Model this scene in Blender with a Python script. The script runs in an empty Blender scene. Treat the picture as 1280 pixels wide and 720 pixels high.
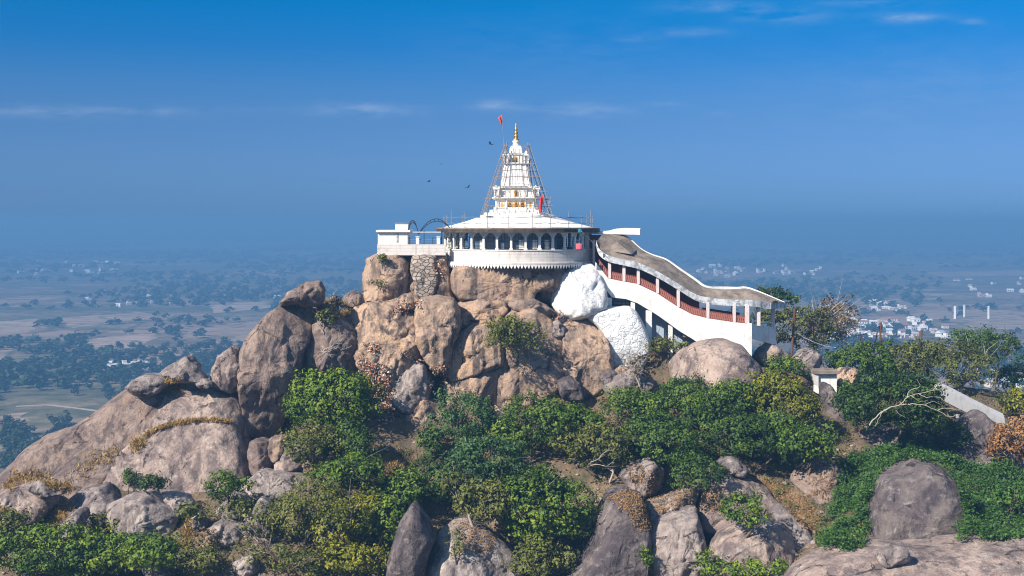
import bpy, math, random
import numpy as np
from mathutils import Vector
from mathutils.bvhtree import BVHTree

# ------------------------------------------------------------------ scene, camera, light
scene = bpy.context.scene
COL = scene.collection
F = 1500.0; CX = 640.0; HY = 278.0           # focal length in pixels of the 1280 frame, centre column, horizon row
PLAIN = -120.0                               # the plain lies this far below the camera

cam_d = bpy.data.cameras.new("camera"); cam = bpy.data.objects.new("camera", cam_d); COL.objects.link(cam)
cam.location = (0, 0, 0); cam.rotation_euler = (math.radians(90), 0, 0)
cam_d.sensor_width = 36.0; cam_d.lens = 36.0 * F / 1280.0
cam_d.shift_y = -(360.0 - HY) / 1280.0
cam_d.clip_start = 0.5; cam_d.clip_end = 90000.0
scene.camera = cam

SUN_AZ = 50.0; SUN_EL = 37.0                 # degrees to the left of straight behind the camera; height
world = bpy.data.worlds.new("World"); scene.world = world; world.use_nodes = True
nt = world.node_tree; nt.nodes.clear()
out = nt.nodes.new("ShaderNodeOutputWorld"); bg = nt.nodes.new("ShaderNodeBackground")
sky = nt.nodes.new("ShaderNodeTexSky"); sky.sky_type = 'NISHITA'; sky.sun_disc = False
sky.sun_elevation = math.radians(SUN_EL); sky.sun_rotation = math.radians(180 + SUN_AZ)
sky.altitude = 300; sky.air_density = 1.0; sky.dust_density = 0.6; sky.ozone_density = 2.0
bg.inputs['Strength'].default_value = 0.10
# visible sky graded deep blue, paling to the horizon; unseen zenith kept bright for fill
tc = nt.nodes.new("ShaderNodeTexCoord"); sep = nt.nodes.new("ShaderNodeSeparateXYZ")
nt.links.new(tc.outputs['Generated'], sep.inputs[0])
ramp = nt.nodes.new("ShaderNodeValToRGB"); nt.links.new(sep.outputs['Z'], ramp.inputs[0])
SKY_STOPS = [(0.0, (0.122, 0.285, 0.71)), (0.025, (0.126, 0.264, 0.63)), (0.052, (0.136, 0.264, 0.565)), (0.085, (0.130, 0.265, 0.52)), (0.111, (0.105, 0.275, 0.53)), (0.144, (0.034, 0.27, 0.555)), (0.178, (0.002, 0.295, 0.575)), (0.21, (0.002, 0.295, 0.59)), (0.42, (0.80, 0.92, 1.0))]
er = ramp.color_ramp.elements
while len(er) < len(SKY_STOPS): er.new(0.5)
for e, (p, c) in zip(er, SKY_STOPS): e.position = p; e.color = (*c, 1)
mul = nt.nodes.new("ShaderNodeMix"); mul.data_type = 'RGBA'; mul.blend_type = 'MULTIPLY'; mul.inputs[0].default_value = 1.0
nt.links.new(sky.outputs[0], mul.inputs[6]); nt.links.new(ramp.outputs[0], mul.inputs[7])
# thin high wisps of cloud, each a soft patch of the sky broken up by noise
def wn(t, **k):
    x = nt.nodes.new(t)
    for a_, v_ in k.items(): setattr(x, a_, v_)
    return x
def wm(op, a_, b_=None):
    x = wn("ShaderNodeMath", operation=op)
    for i_, q_ in enumerate((a_, b_)):
        if isinstance(q_, bpy.types.NodeSocket): nt.links.new(q_, x.inputs[i_])
        elif q_ is not None: x.inputs[i_].default_value = q_
    return x.outputs[0]
su = wm('DIVIDE', sep.outputs['X'], sep.outputs['Y']); sv = wm('DIVIDE', sep.outputs['Z'], sep.outputs['Y'])
acc = None
for (px_, py_, wx_, wy_, a_) in ((90, 139, 170, 7, .62), (455, 137, 60, 8, .75), (627, 132, 34, 6, .85), (722, 138, 56, 8, .62), (830, 132, 24, 4, .4), (980, 20, 46, 8, .6), (1135, 22, 40, 6, .75), (1216, 28, 14, 4, .5), (895, 8, 60, 7, .4), (1090, 4, 60, 5, .4), (860, 40, 40, 5, .4), (790, 48, 24, 4, .3), (900, 142, 20, 4, .3), (1160, 110, 220, 60, .14), (700, 60, 160, 40, .10)):
    dx = wm('DIVIDE', wm('SUBTRACT', su, (px_ - CX) / F), wx_ / F); dy = wm('DIVIDE', wm('SUBTRACT', sv, (HY - py_) / F), wy_ / F)
    g_ = wm('MULTIPLY', wm('EXPONENT', wm('MULTIPLY', wm('ADD', wm('MULTIPLY', dx, dx), wm('MULTIPLY', dy, dy)), -0.9)), a_)
    acc = g_ if acc is None else wm('ADD', acc, g_)
mp = wn("ShaderNodeMapping"); mp.inputs['Scale'].default_value = (26.0, 26.0, 110.0)
nz = wn("ShaderNodeTexNoise"); nz.inputs['Scale'].default_value = 1.0; nz.inputs['Detail'].default_value = 7; nz.inputs['Roughness'].default_value = 0.6
cr = wn("ShaderNodeMapRange"); cr.inputs[1].default_value = 0.36; cr.inputs[2].default_value = 0.72
nt.links.new(tc.outputs['Generated'], mp.inputs[0]); nt.links.new(mp.outputs[0], nz.inputs['Vector']); nt.links.new(nz.outputs['Fac'], cr.inputs[0])
cm_ = wm('MULTIPLY', wm('MULTIPLY', wm('MULTIPLY', acc, .78), cr.outputs[0]), wm('GREATER_THAN', sep.outputs['Y'], 0.0))
mixc = nt.nodes.new("ShaderNodeMix"); mixc.data_type = 'RGBA'; mixc.inputs[7].default_value = (2.1, 2.9, 4.2, 1)
nt.links.new(cm_, mixc.inputs[0]); nt.links.new(mul.outputs[2], mixc.inputs[6])
nt.links.new(mixc.outputs[2], bg.inputs[0]); nt.links.new(bg.outputs[0], out.inputs[0])

sun_d = bpy.data.lights.new("sun", 'SUN'); sun = bpy.data.objects.new("sun", sun_d); COL.objects.link(sun)
sun_d.energy = 5.0; sun_d.angle = math.radians(0.5); sun_d.color = (1.0, 0.93, 0.83)
ca = math.cos(math.radians(SUN_EL))
SUNV = Vector((-math.sin(math.radians(SUN_AZ)) * ca, -math.cos(math.radians(SUN_AZ)) * ca, math.sin(math.radians(SUN_EL))))
sun.rotation_euler = SUNV.to_track_quat('Z', 'Y').to_euler(); sun.location = (-60, -60, 90)

vs = scene.view_settings
vs.view_transform = 'Standard'; vs.look = 'None'; vs.gamma = 1.0; vs.exposure = 0.85; vs.use_curve_mapping = False
scene.render.engine = 'CYCLES'
cy = scene.cycles
cy.use_denoising = True; cy.filter_width = 1.1; cy.max_bounces = 5; cy.diffuse_bounces = 2; cy.glossy_bounces = 2; cy.transmission_bounces = 2
cy.transparent_max_bounces = 4; cy.volume_bounces = 0; cy.caustics_reflective = False; cy.caustics_refractive = False

# ------------------------------------------------------------------ helpers
def P(px, py, Y): return Vector(((px - CX) / F * Y, Y, -(py - HY) / F * Y))
def S(p, Y): return p / F * Y                       # so many pixels as metres at that distance

rng = np.random.default_rng(7)
random.seed(7)

def _hash(ix, iy, iz, seed):
    h = (ix.astype(np.int64) * 374761393 + iy.astype(np.int64) * 668265263 + iz.astype(np.int64) * 2147483647 + seed * 974711) & 0x7fffffff
    h = ((h ^ (h >> 13)) * 1274126177) & 0x7fffffff
    h = (h ^ (h >> 16)) & 0xffff
    return h / 65535.0 * 2 - 1
def vnoise(p, seed=0):
    i = np.floor(p).astype(np.int64); f = p - i; f = f * f * (3 - 2 * f); r = 0
    for dx in (0, 1):
        for dy in (0, 1):
            for dz in (0, 1):
                w = (f[:, 0] if dx else 1 - f[:, 0]) * (f[:, 1] if dy else 1 - f[:, 1]) * (f[:, 2] if dz else 1 - f[:, 2])
                r = r + w * _hash(i[:, 0] + dx, i[:, 1] + dy, i[:, 2] + dz, seed)
    return r
def fbm(p, seed=0, oct=4, rough=0.5):
    a, r, q = 1.0, 0, np.array(p, float)
    for o in range(oct):
        r = r + a * vnoise(q, seed + o * 17); a *= rough; q = q * 2.03 + 11.3
    return r

def cells(p, seed=0):
    """a constant random value per crooked block, for jointed rock"""
    i = np.floor(p).astype(np.int64); best = np.full(len(p), 9e9); sec = np.full(len(p), 9e9); val = np.zeros(len(p))
    for dx in (-1, 0, 1):
        for dy in (-1, 0, 1):
            for dz in (-1, 0, 1):
                a, b, c = i[:, 0] + dx, i[:, 1] + dy, i[:, 2] + dz
                q = np.stack([a + .5 + .45 * _hash(a, b, c, seed), b + .5 + .45 * _hash(a, b, c, seed + 1), c + .5 + .45 * _hash(a, b, c, seed + 2)], 1)
                d = ((p - q) ** 2).sum(1); m_ = d < best
                sec = np.where(m_, best, np.minimum(sec, d)); val = np.where(m_, _hash(a, b, c, seed + 3), val); best = np.where(m_, d, best)
    e = np.clip((np.sqrt(sec) - np.sqrt(best)) / .16, 0, 1)
    return val, e

def new_mesh(name, V, Fc, mats=(), smooth=False, mi=None):
    """V (n,3) array, Fc: (m,k) array or a list of tuples"""
    me = bpy.data.meshes.new(name)
    V = np.asarray(V, np.float32)
    if isinstance(Fc, np.ndarray) and Fc.ndim == 2:
        m, k = Fc.shape
        keep = np.ones((m, k), bool)
        if k == 4: keep[:, 3] = Fc[:, 2] != Fc[:, 3]
        tot = keep.sum(1); st = np.concatenate([[0], np.cumsum(tot)[:-1]])
        me.vertices.add(len(V)); me.vertices.foreach_set('co', V.ravel())
        me.loops.add(int(tot.sum())); me.loops.foreach_set('vertex_index', Fc[keep].astype(np.int32))
        me.polygons.add(m); me.polygons.foreach_set('loop_start', st.astype(np.int32))
        me.update(calc_edges=True)
    else:
        me.from_pydata([tuple(map(float, v)) for v in V], [], [tuple(map(int, f)) for f in Fc]); me.update()
    for m_ in mats: me.materials.append(m_)
    if mi is not None: me.polygons.foreach_set('material_index', np.asarray(mi, np.int32))
    if smooth: me.polygons.foreach_set('use_smooth', np.ones(len(me.polygons), bool))
    me.validate(); return me

def link(name, me, parent=None, loc=None):
    o = bpy.data.objects.new(name, me); COL.objects.link(o)
    if loc is not None: o.location = loc
    if parent is not None: o.parent = parent
    return o
def tag(o, label=None, cat=None, group=None, kind=None):
    if label: o['label'] = label
    if cat: o['category'] = cat
    if group: o['group'] = group
    if kind: o['kind'] = kind
    return o
def empty(name, loc, label, cat, group=None, rz=0):
    o = bpy.data.objects.new(name, None); COL.objects.link(o); o.location = loc; o.rotation_euler = (0, 0, rz)
    o.empty_display_size = 0.3
    return tag(o, label, cat, group)

class MB:
    """gathers boxes, bars, tubes and rings; build() links them as one mesh in the parent's space"""
    def __init__(s): s.V = []; s.F = []; s.M = []
    def poly(s, vs, fs, m=0):
        b = len(s.V); s.V += [tuple(v) for v in vs]; s.F += [tuple(i + b for i in f) for f in fs]; s.M += [m] * len(fs); return s
    def box(s, x0, x1, y0, y1, z0, z1, m=0):
        v = [(x, y, z) for z in (z0, z1) for y in (y0, y1) for x in (x0, x1)]
        return s.poly(v, [(0, 2, 3, 1), (4, 5, 7, 6), (0, 1, 5, 4), (2, 6, 7, 3), (0, 4, 6, 2), (1, 3, 7, 5)], m)
    def tube(s, pts, r, n=6, m=0, cap=True):
        pts = [Vector(p) for p in pts]; rs = r if hasattr(r, '__len__') else [r] * len(pts)
        b = len(s.V); up = Vector((0.13, 0.21, 1)).normalized()
        for i, p in enumerate(pts):
            t = (pts[min(i + 1, len(pts) - 1)] - pts[max(i - 1, 0)])
            t = t.normalized() if t.length > 1e-9 else Vector((0, 0, 1))
            a = t.cross(up)
            if a.length < 0.05: a = t.cross(Vector((1, 0.1, 0)))
            a.normalize(); c = t.cross(a)
            for k in range(n):
                th = 2 * math.pi * k / n; s.V.append(tuple(p + (a * math.cos(th) + c * math.sin(th)) * rs[i]))
        for i in range(len(pts) - 1):
            for k in range(n):
                k2 = (k + 1) % n; s.F.append((b + i * n + k, b + i * n + k2, b + (i + 1) * n + k2, b + (i + 1) * n + k)); s.M.append(m)
        if cap:
            s.F.append(tuple(b + k for k in range(n))[::-1]); s.M.append(m)
            e = b + (len(pts) - 1) * n; s.F.append(tuple(e + k for k in range(n))); s.M.append(m)
        return s
    def lathe(s, prof, n=48, m=0, c=(0, 0), closed=False):
        b = len(s.V)
        for (r, z) in prof:
            for k in range(n):
                th = 2 * math.pi * k / n; s.V.append((c[0] + r * math.cos(th), c[1] + r * math.sin(th), z))
        L = len(prof)
        for i in range(L if closed else L - 1):
            j = (i + 1) % L
            for k in range(n):
                k2 = (k + 1) % n; s.F.append((b + i * n + k, b + i * n + k2, b + j * n + k2, b + j * n + k)); s.M.append(m)
        return s
    def loft(s, secs, m=0, closed=True, caps=True):
        b = len(s.V); n = len(secs[0])
        for sec in secs: s.V += [tuple(v) for v in sec]
        for i in range(len(secs) - 1):
            for k in range(n if closed else n - 1):
                k2 = (k + 1) % n; s.F.append((b + i * n + k, b + i * n + k2, b + (i + 1) * n + k2, b + (i + 1) * n + k)); s.M.append(m)
        if caps:
            s.F.append(tuple(b + k for k in range(n))[::-1]); s.M.append(m)
            e = b + (len(secs) - 1) * n; s.F.append(tuple(e + k for k in range(n))); s.M.append(m)
        return s
    def build(s, name, mats, parent=None, smooth=False, loc=None, shift=None):
        V = np.array(s.V, float)
        if shift is not None: V = V - np.array(shift)
        mats = mats if isinstance(mats, (list, tuple)) else [mats]
        return link(name, new_mesh(name, V, s.F, mats, smooth, s.M), parent, loc)

# ------------------------------------------------------------------ materials
def mat(name):
    m = bpy.data.materials.new(name); m.use_nodes = True; n = m.node_tree; n.nodes.clear()
    o = n.nodes.new("ShaderNodeOutputMaterial"); b = n.nodes.new("ShaderNodeBsdfPrincipled"); n.links.new(b.outputs[0], o.inputs[0])
    b.inputs['Roughness'].default_value = 0.9; b.inputs['Specular IOR Level'].default_value = 0.25
    return m, n, b
class NG:
    """shorthand for node graphs"""
    def __init__(s, n): s.n = n
    def node(s, t, **k):
        x = s.n.nodes.new(t)
        for a, v in k.items(): setattr(x, a, v)
        return x
    def put(s, sock, v):
        if isinstance(v, bpy.types.NodeSocket): s.n.links.new(v, sock)
        elif v is not None:
            try: sock.default_value = v
            except Exception: sock.default_value = (*v, 1)
    def coord(s, scale=(1, 1, 1), world=False, off=None):
        if world: src = s.node("ShaderNodeNewGeometry").outputs['Position']
        else: src = s.node("ShaderNodeTexCoord").outputs['Object']
        mp = s.node("ShaderNodeMapping"); s.put(mp.inputs[0], src); mp.inputs['Scale'].default_value = scale
        if off is not None: s.put(mp.inputs['Location'], off)
        return mp.outputs[0]
    def noise(s, vec, scale, detail=4, rough=0.55, dist=0.0):
        x = s.node("ShaderNodeTexNoise"); s.put(x.inputs['Vector'], vec); x.inputs['Scale'].default_value = scale
        x.inputs['Detail'].default_value = detail; x.inputs['Roughness'].default_value = rough; x.inputs['Distortion'].default_value = dist
        return x.outputs['Fac']
    def vor(s, vec, scale, feature='F1', out='Distance', rnd=1.0):
        x = s.node("ShaderNodeTexVoronoi", feature=feature); s.put(x.inputs['Vector'], vec); x.inputs['Scale'].default_value = scale
        x.inputs['Randomness'].default_value = rnd
        return x.outputs[out]
    def rng(s, v, a, b, c=0.0, d=1.0):
        x = s.node("ShaderNodeMapRange"); s.put(x.inputs[0], v)
        for i, q in enumerate((a, b, c, d)): x.inputs[i + 1].default_value = q
        return x.outputs[0]
    def math(s, op, a, b=None):
        x = s.node("ShaderNodeMath", operation=op); s.put(x.inputs[0], a)
        if b is not None: s.put(x.inputs[1], b)
        return x.outputs[0]
    def mix(s, f, a, b, mode='MIX'):
        x = s.node("ShaderNodeMix", data_type='RGBA', blend_type=mode); s.put(x.inputs[0], f)
        for i, q in ((6, a), (7, b)):
            if isinstance(q, bpy.types.NodeSocket): s.n.links.new(q, x.inputs[i])
            else: x.inputs[i].default_value = (*q, 1)
        return x.outputs[2]
    def bump(s, b, h, strength=0.5, dist=0.1):
        x = s.node("ShaderNodeBump"); s.put(x.inputs['Height'], h); x.inputs['Strength'].default_value = strength; x.inputs['Distance'].default_value = dist
        s.n.links.new(x.outputs[0], b.inputs['Normal'])
    def rand(s): return s.node("ShaderNodeObjectInfo").outputs['Random']
    def attr(s, name, out='Fac'): return s.node("ShaderNodeAttribute", attribute_name=name).outputs[out]
    def sep(s, v):
        x = s.node("ShaderNodeSeparateXYZ"); s.put(x.inputs[0], v); return x.outputs

def rock_mat(name, a, b, c, streak, streak_amt=0.6, lichen=0.35, warm=None):
    """granite: two body colours, a darker weathering skin, running streaks, pale scuffs, cracks"""
    m, n, bs = mat(name); g = NG(n)
    off = g.node("ShaderNodeCombineXYZ"); r = g.math('MULTIPLY', g.rand(), 53.0); g.put(off.inputs[0], r); g.put(off.inputs[1], r); g.put(off.inputs[2], r)
    co = g.coord(off=off.outputs[0])
    big = g.rng(g.noise(co, 0.20, 6, 0.62, 0.8), 0.42, 0.58)
    col = g.mix(big, a, b)
    skin = g.rng(g.noise(co, 0.34, 10, 0.70, 1.1), 0.47, 0.57, 0, 0.85)
    col = g.mix(skin, col, c)
    if warm:
        w = g.rng(g.noise(g.coord((1, 1, 0.6), off=off.outputs[0]), 0.33, 5, 0.6, 1.0), 0.56, 0.70, 0, 0.75)
        col = g.mix(w, col, warm)
    st = g.noise(g.coord((1.0, 1.0, 0.09), off=off.outputs[0]), 0.9, 6, 0.62, 0.25)
    stm = g.math('MULTIPLY', g.rng(st, 0.50, 0.58), g.rng(g.noise(co, 0.16, 3), 0.34, 0.54))
    col = g.mix(g.math('MULTIPLY', stm, streak_amt), col, streak)
    li = g.rng(g.noise(co, 1.1, 9, 0.75), 0.54, 0.64, 0, lichen)
    col = g.mix(li, col, (0.50, 0.45, 0.40))
    ck = g.vor(g.coord((1, 1, 1), off=off.outputs[0]), 0.23, 'DISTANCE_TO_EDGE')
    ckw = g.math('ADD', ck, g.rng(g.noise(co, 1.6, 6, 0.7), 0.3, 0.7, -0.035, 0.035))
    crack = g.math('MULTIPLY', g.rng(g.math('ABSOLUTE', ckw), 0.0, 0.014, 1, 0), g.rng(g.noise(co, 0.31, 2), 0.53, 0.60))
    ck2 = g.math('ADD', g.vor(g.coord((1, 1, .38), off=off.outputs[0]), 0.42, 'DISTANCE_TO_EDGE'), g.rng(g.noise(co, 2.1, 6, 0.7), 0.3, 0.7, -0.05, 0.05))
    crack = g.math('MAXIMUM', crack, g.math('MULTIPLY', g.rng(g.math('ABSOLUTE', ck2), 0.0, 0.016, .9, 0), g.rng(g.noise(co, 0.45, 2), 0.59, 0.64)))
    col = g.mix(g.math('MULTIPLY', crack, 0.8), col, (0.045, 0.035, 0.03))
    sp = g.rng(g.noise(co, 3.6, 6, 0.85), 0.32, 0.68, 0.74, 1.22)
    spc = g.node("ShaderNodeCombineXYZ")
    for i in range(3): g.put(spc.inputs[i], sp)
    col = g.mix(1.0, col, spc.outputs[0], 'MULTIPLY')
    g.put(bs.inputs['Base Color'], col)
    h = g.math('ADD', g.math('MULTIPLY', g.noise(co, 1.1, 10, 0.68, 0.4), 1.0), g.math('MULTIPLY', g.noise(co, 5.5, 6, 0.7), 0.25))
    h = g.math('SUBTRACT', h, g.math('MULTIPLY', crack, 0.7))
    g.bump(bs, h, 0.9, 0.48)
    bs.inputs['Roughness'].default_value = 0.92; bs.inputs['Specular IOR Level'].default_value = 0.2
    return m
M = {}
M['tan'] = rock_mat('tan granite', (0.46, 0.312, 0.213), (0.375, 0.256, 0.18), (0.25, 0.18, 0.142), (0.07, 0.056, 0.05), 0.88, 0.22, (0.51, 0.31, 0.155))
M['slab'] = rock_mat('pinkish granite', (0.40, 0.302, 0.245), (0.30, 0.225, 0.19), (0.165, 0.124, 0.115), (0.06, 0.05, 0.05), 0.6, 0.45)
M['pillar'] = rock_mat('purple brown granite', (0.225, 0.162, 0.138), (0.155, 0.113, 0.101), (0.30, 0.22, 0.17), (0.05, 0.04, 0.04), 0.6, 0.20, (0.34, 0.22, 0.13))
M['grey'] = rock_mat('grey granite', (0.235, 0.19, 0.175), (0.15, 0.12, 0.118), (0.31, 0.255, 0.22), (0.05, 0.043, 0.047), 0.7, 0.40)
M['dark'] = rock_mat('dark granite', (0.118, 0.093, 0.093), (0.074, 0.060, 0.064), (0.17, 0.137, 0.125), (0.04, 0.034, 0.037), 0.65, 0.30)
M['pale'] = rock_mat('pale granite', (0.43, 0.355, 0.305), (0.31, 0.25, 0.22), (0.21, 0.17, 0.157), (0.07, 0.058, 0.058), 0.6, 0.5)

def paint_mat(name, base, dirt, amt=0.5, scale=1.2, streaks=True, courses=None, rough=0.75, lo=0.52, hi=0.72):
    m, n, bs = mat(name); g = NG(n); co = g.coord()
    d = g.rng(g.noise(co, scale, 8, 0.68, 0.4), lo, hi, 0, amt); col = g.mix(d, base, dirt)
    if streaks:
        s = g.rng(g.noise(g.coord((1, 1, 0.12)), 2.2, 6, 0.65), 0.55, 0.72, 0, amt * 0.8); col = g.mix(s, col, tuple(x * 0.8 for x in dirt))
    h = g.noise(co, 9, 5, 0.6)
    if courses:
        z = g.sep(co)[2]
        w = g.math('FRACT', g.math('MULTIPLY', z, courses)); ln = g.rng(g.math('ABSOLUTE', g.math('SUBTRACT', w, 0.5)), 0.40, 0.49, 0, 1)
        col = g.mix(g.math('MULTIPLY', ln, 0.35), col, dirt); h = g.math('SUBTRACT', h, g.math('MULTIPLY', ln, 0.5))
    g.put(bs.inputs['Base Color'], col); g.bump(bs, h, 0.35, 0.04); bs.inputs['Roughness'].default_value = rough
    return m
M['white'] = paint_mat('white lime paint', (0.75, 0.725, 0.67), (0.36, 0.32, 0.27), 0.5, 0.8, True, None, .75, .50, .70)
M['drum'] = paint_mat('weathered white masonry', (0.62, 0.575, 0.525), (0.33, 0.26, 0.21), 0.7, 0.7, True, 2.6)
M['roofwhite'] = paint_mat('white roof paint', (0.74, 0.70, 0.65), (0.34, 0.28, 0.23), 0.55, 1.1, False)
M['eave'] = paint_mat('stained eave with painted shade', (0.085, 0.068, 0.056), (0.035, 0.03, 0.027), 0.9, 1.1, True, None, 0.85, 0.42, 0.6)  # darkened beyond its stains to stand in for the shadow band under the roof
M['concrete'] = paint_mat('stained roof concrete', (0.265, 0.21, 0.165), (0.085, 0.07, 0.06), 0.95, 0.8, False, None, 0.9, 0.40, 0.66)
M['fascia'] = paint_mat('peeling white fascia', (0.56, 0.57, 0.57), (0.16, 0.16, 0.165), 0.9, 1.6, True, None, 0.8, 0.44, 0.62)
M['interior'] = paint_mat('inner wall tinted shade blue', (0.36, 0.43, 0.52), (0.20, 0.22, 0.26), 0.4, 1.0)  # blue tint puts the look of shade into the wall colour
M['pink'] = paint_mat('pale pink column paint', (0.64, 0.55, 0.52), (0.42, 0.30, 0.27), 0.5, 1.5)
M['red'] = paint_mat('brick red balustrade paint', (0.235, 0.06, 0.042), (0.13, 0.045, 0.035), 0.5, 2.0)
M['redpale'] = paint_mat('pale balustrade paint', (0.36, 0.145, 0.105), (0.22, 0.085, 0.065), 0.5, 2.0)
M['iron'] = paint_mat('black iron', (0.03, 0.032, 0.036), (0.06, 0.045, 0.035), 0.5, 3.0, False, None, 0.55)
M['bamboo'] = paint_mat('grey bamboo', (0.25, 0.205, 0.17), (0.12, 0.10, 0.09), 0.7, 2.0, False)
M['pipe'] = paint_mat('dull steel pipe', (0.22, 0.21, 0.21), (0.12, 0.09, 0.07), 0.6, 2.0, False, None, 0.5)
M['rust'] = paint_mat('rusty iron pole', (0.12, 0.055, 0.035), (0.07, 0.035, 0.025), 0.6, 2.0, False)
M['ochre'] = paint_mat('ochre niche paint', (0.62, 0.33, 0.07), (0.40, 0.20, 0.05), 0.5, 2.0, False)
M['darkin'] = paint_mat('painted niche shade', (0.10, 0.055, 0.025), (0.05, 0.03, 0.02), 0.5, 2.0, False)  # dark ochre painted as the shade inside the niches
M['cloth'] = paint_mat('red cloth', (0.55, 0.035, 0.03), (0.35, 0.02, 0.02), 0.5, 2.0, False)
M['orangecloth'] = paint_mat('orange red cloth', (0.75, 0.07, 0.02), (0.6, 0.04, 0.02), 0.5, 2.0, False)
M['teal'] = paint_mat('teal tarpaulin', (0.02, 0.17, 0.22), (0.02, 0.10, 0.14), 0.5, 2.0, False)
M['pinkcloth'] = paint_mat('pink cloth', (0.62, 0.12, 0.16), (0.5, 0.08, 0.1), 0.5, 2.0, False)
M['bark'] = paint_mat('brown bark', (0.12, 0.085, 0.06), (0.06, 0.045, 0.035), 0.6, 3.0, True)
M['deadwood'] = paint_mat('bleached dead wood', (0.36, 0.30, 0.245), (0.17, 0.14, 0.115), 0.5, 3.0, True)
M['bird'] = paint_mat('dark feathers', (0.02, 0.02, 0.022), (0.03, 0.03, 0.03), 0.5, 3.0, False)
m, n, bs = mat('gold metal'); bs.inputs['Base Color'].default_value = (0.62, 0.36, 0.08, 1); bs.inputs['Metallic'].default_value = 0.75; bs.inputs['Roughness'].default_value = 0.42; M['gold'] = m
m, n, bs = mat('window glass'); bs.inputs['Base Color'].default_value = (0.10, 0.14, 0.19, 1); bs.inputs['Roughness'].default_value = 0.15; bs.inputs['Specular IOR Level'].default_value = 0.5; M['glass'] = m

# whitewash over rubble stone: paint worn off in the joints
def whitewash_mat(name, stone, amt):
    m, n, bs = mat(name); g = NG(n); co = g.coord((1, 1, 1.5))
    e = g.vor(co, 1.35, 'DISTANCE_TO_EDGE'); j = g.rng(e, 0.0, 0.10, 1, 0)
    wear = g.math('MULTIPLY', g.rng(g.noise(g.coord(), 0.55, 6, 0.65), 0.42, 0.54), g.rng(g.noise(g.coord(), 3.1, 6, 0.7), 0.36, 0.50))
    low = g.rng(g.sep(g.coord())[2], 2.5, 6.0, 1.0, 0.15) if amt > 0.8 else 1.0
    wear = g.math('MULTIPLY', wear, low)
    k = g.math('MULTIPLY', g.math('MAXIMUM', g.math('MULTIPLY', j, wear), g.math('MULTIPLY', wear, 0.35)), amt)
    k = g.math('MAXIMUM', k, g.math('MULTIPLY', g.rng(g.noise(g.coord((1, 1, 0.22)), 1.3, 8, 0.72), 0.57, 0.66), amt * 0.5))
    g.put(bs.inputs['Base Color'], g.mix(k, (0.66, 0.655, 0.64), stone))
    g.bump(bs, g.math('ADD', g.noise(g.coord(), 2.0, 8, 0.65), g.math('MULTIPLY', j, -0.3 if amt > 0.8 else -0.08)), 0.8, 0.2)
    return m
M['wash'] = whitewash_mat('whitewashed rock', (0.20, 0.16, 0.13), 0.55)
M['washstone'] = whitewash_mat('whitewashed rubble', (0.14, 0.11, 0.09), 1.0)
# rubble masonry
m, n, bs = mat('rubble masonry'); g = NG(n); co = g.coord((1, 1, 1.7))
e = g.vor(co, 1.5, 'DISTANCE_TO_EDGE'); cc = g.vor(co, 1.5, 'F1', 'Color')
colr = g.mix(g.sep(cc)[0], (0.40, 0.33, 0.27), (0.24, 0.19, 0.155)); colr = g.mix(g.rng(e, 0.02, 0.10, 1, 0), colr, (0.11, 0.09, 0.075))
g.put(bs.inputs['Base Color'], colr); g.bump(bs, g.rng(e, 0, 0.12), 0.8, 0.1); M['rubble'] = m

LEAFCOL = {  # dark, mid, bright leaf reflectance
 'green': ((0.016, 0.036, 0.006), (0.080, 0.145, 0.014), (0.21, 0.27, 0.026)),
 'dark': ((0.012, 0.029, 0.007), (0.050, 0.102, 0.015), (0.13, 0.19, 0.028)),
 'blue': ((0.018, 0.044, 0.016), (0.052, 0.115, 0.032), (0.12, 0.19, 0.055)),
 'olive': ((0.045, 0.052, 0.012), (0.115, 0.130, 0.026), (0.20, 0.20, 0.045)),
 'yellow': ((0.060, 0.075, 0.008), (0.18, 0.19, 0.016), (0.32, 0.28, 0.02)),
 'dry': ((0.085, 0.060, 0.032), (0.21, 0.15, 0.08), (0.32, 0.24, 0.13)),
 'orange': ((0.11, 0.048, 0.016), (0.26, 0.125, 0.042), (0.38, 0.20, 0.075)),
 'grass': ((0.22, 0.13, 0.04), (0.40, 0.255, 0.08), (0.52, 0.36, 0.13)),
 'litter': ((0.15, 0.08, 0.03), (0.31, 0.18, 0.075), (0.44, 0.29, 0.14)),
 'creeper': ((0.015, 0.04, 0.010), (0.05, 0.118, 0.02), (0.12, 0.205, 0.034)),
 'far': ((0.016, 0.032, 0.013), (0.036, 0.062, 0.022), (0.07, 0.10, 0.034)),
}
def leaf_mat(key):
    d, mi_, br = LEAFCOL[key]
    m, n, bs = mat('leaves ' + key); g = NG(n)
    r = g.node("ShaderNodeValToRGB"); g.put(r.inputs[0], g.attr('tone'))
    el = r.color_ramp.elements; el[0].position = 0.0; el[0].color = (*d, 1); el[1].position = 1.0; el[1].color = (*br, 1)
    e = el.new(0.45); e.color = (*mi_, 1)
    g.put(bs.inputs['Base Color'], r.outputs[0]); bs.inputs['Roughness'].default_value = 0.6; bs.inputs['Specular IOR Level'].default_value = 0.22
    tr = g.node("ShaderNodeBsdfTranslucent"); g.put(tr.inputs[0], g.mix(0.5, r.outputs[0], (0.09, 0.12, 0.01)) if key in ('green', 'yellow', 'olive', 'creeper', 'dark') else r.outputs[0])
    ms = g.node("ShaderNodeMixShader"); ms.inputs[0].default_value = 0.22
    n.links.new(bs.outputs[0], ms.inputs[1]); n.links.new(tr.outputs[0], ms.inputs[2])
    o = [x for x in n.nodes if x.type == 'OUTPUT_MATERIAL'][0]; n.links.new(ms.outputs[0], o.inputs[0])
    return m
for k in LEAFCOL: M['leaf_' + k] = leaf_mat(k)
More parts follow.
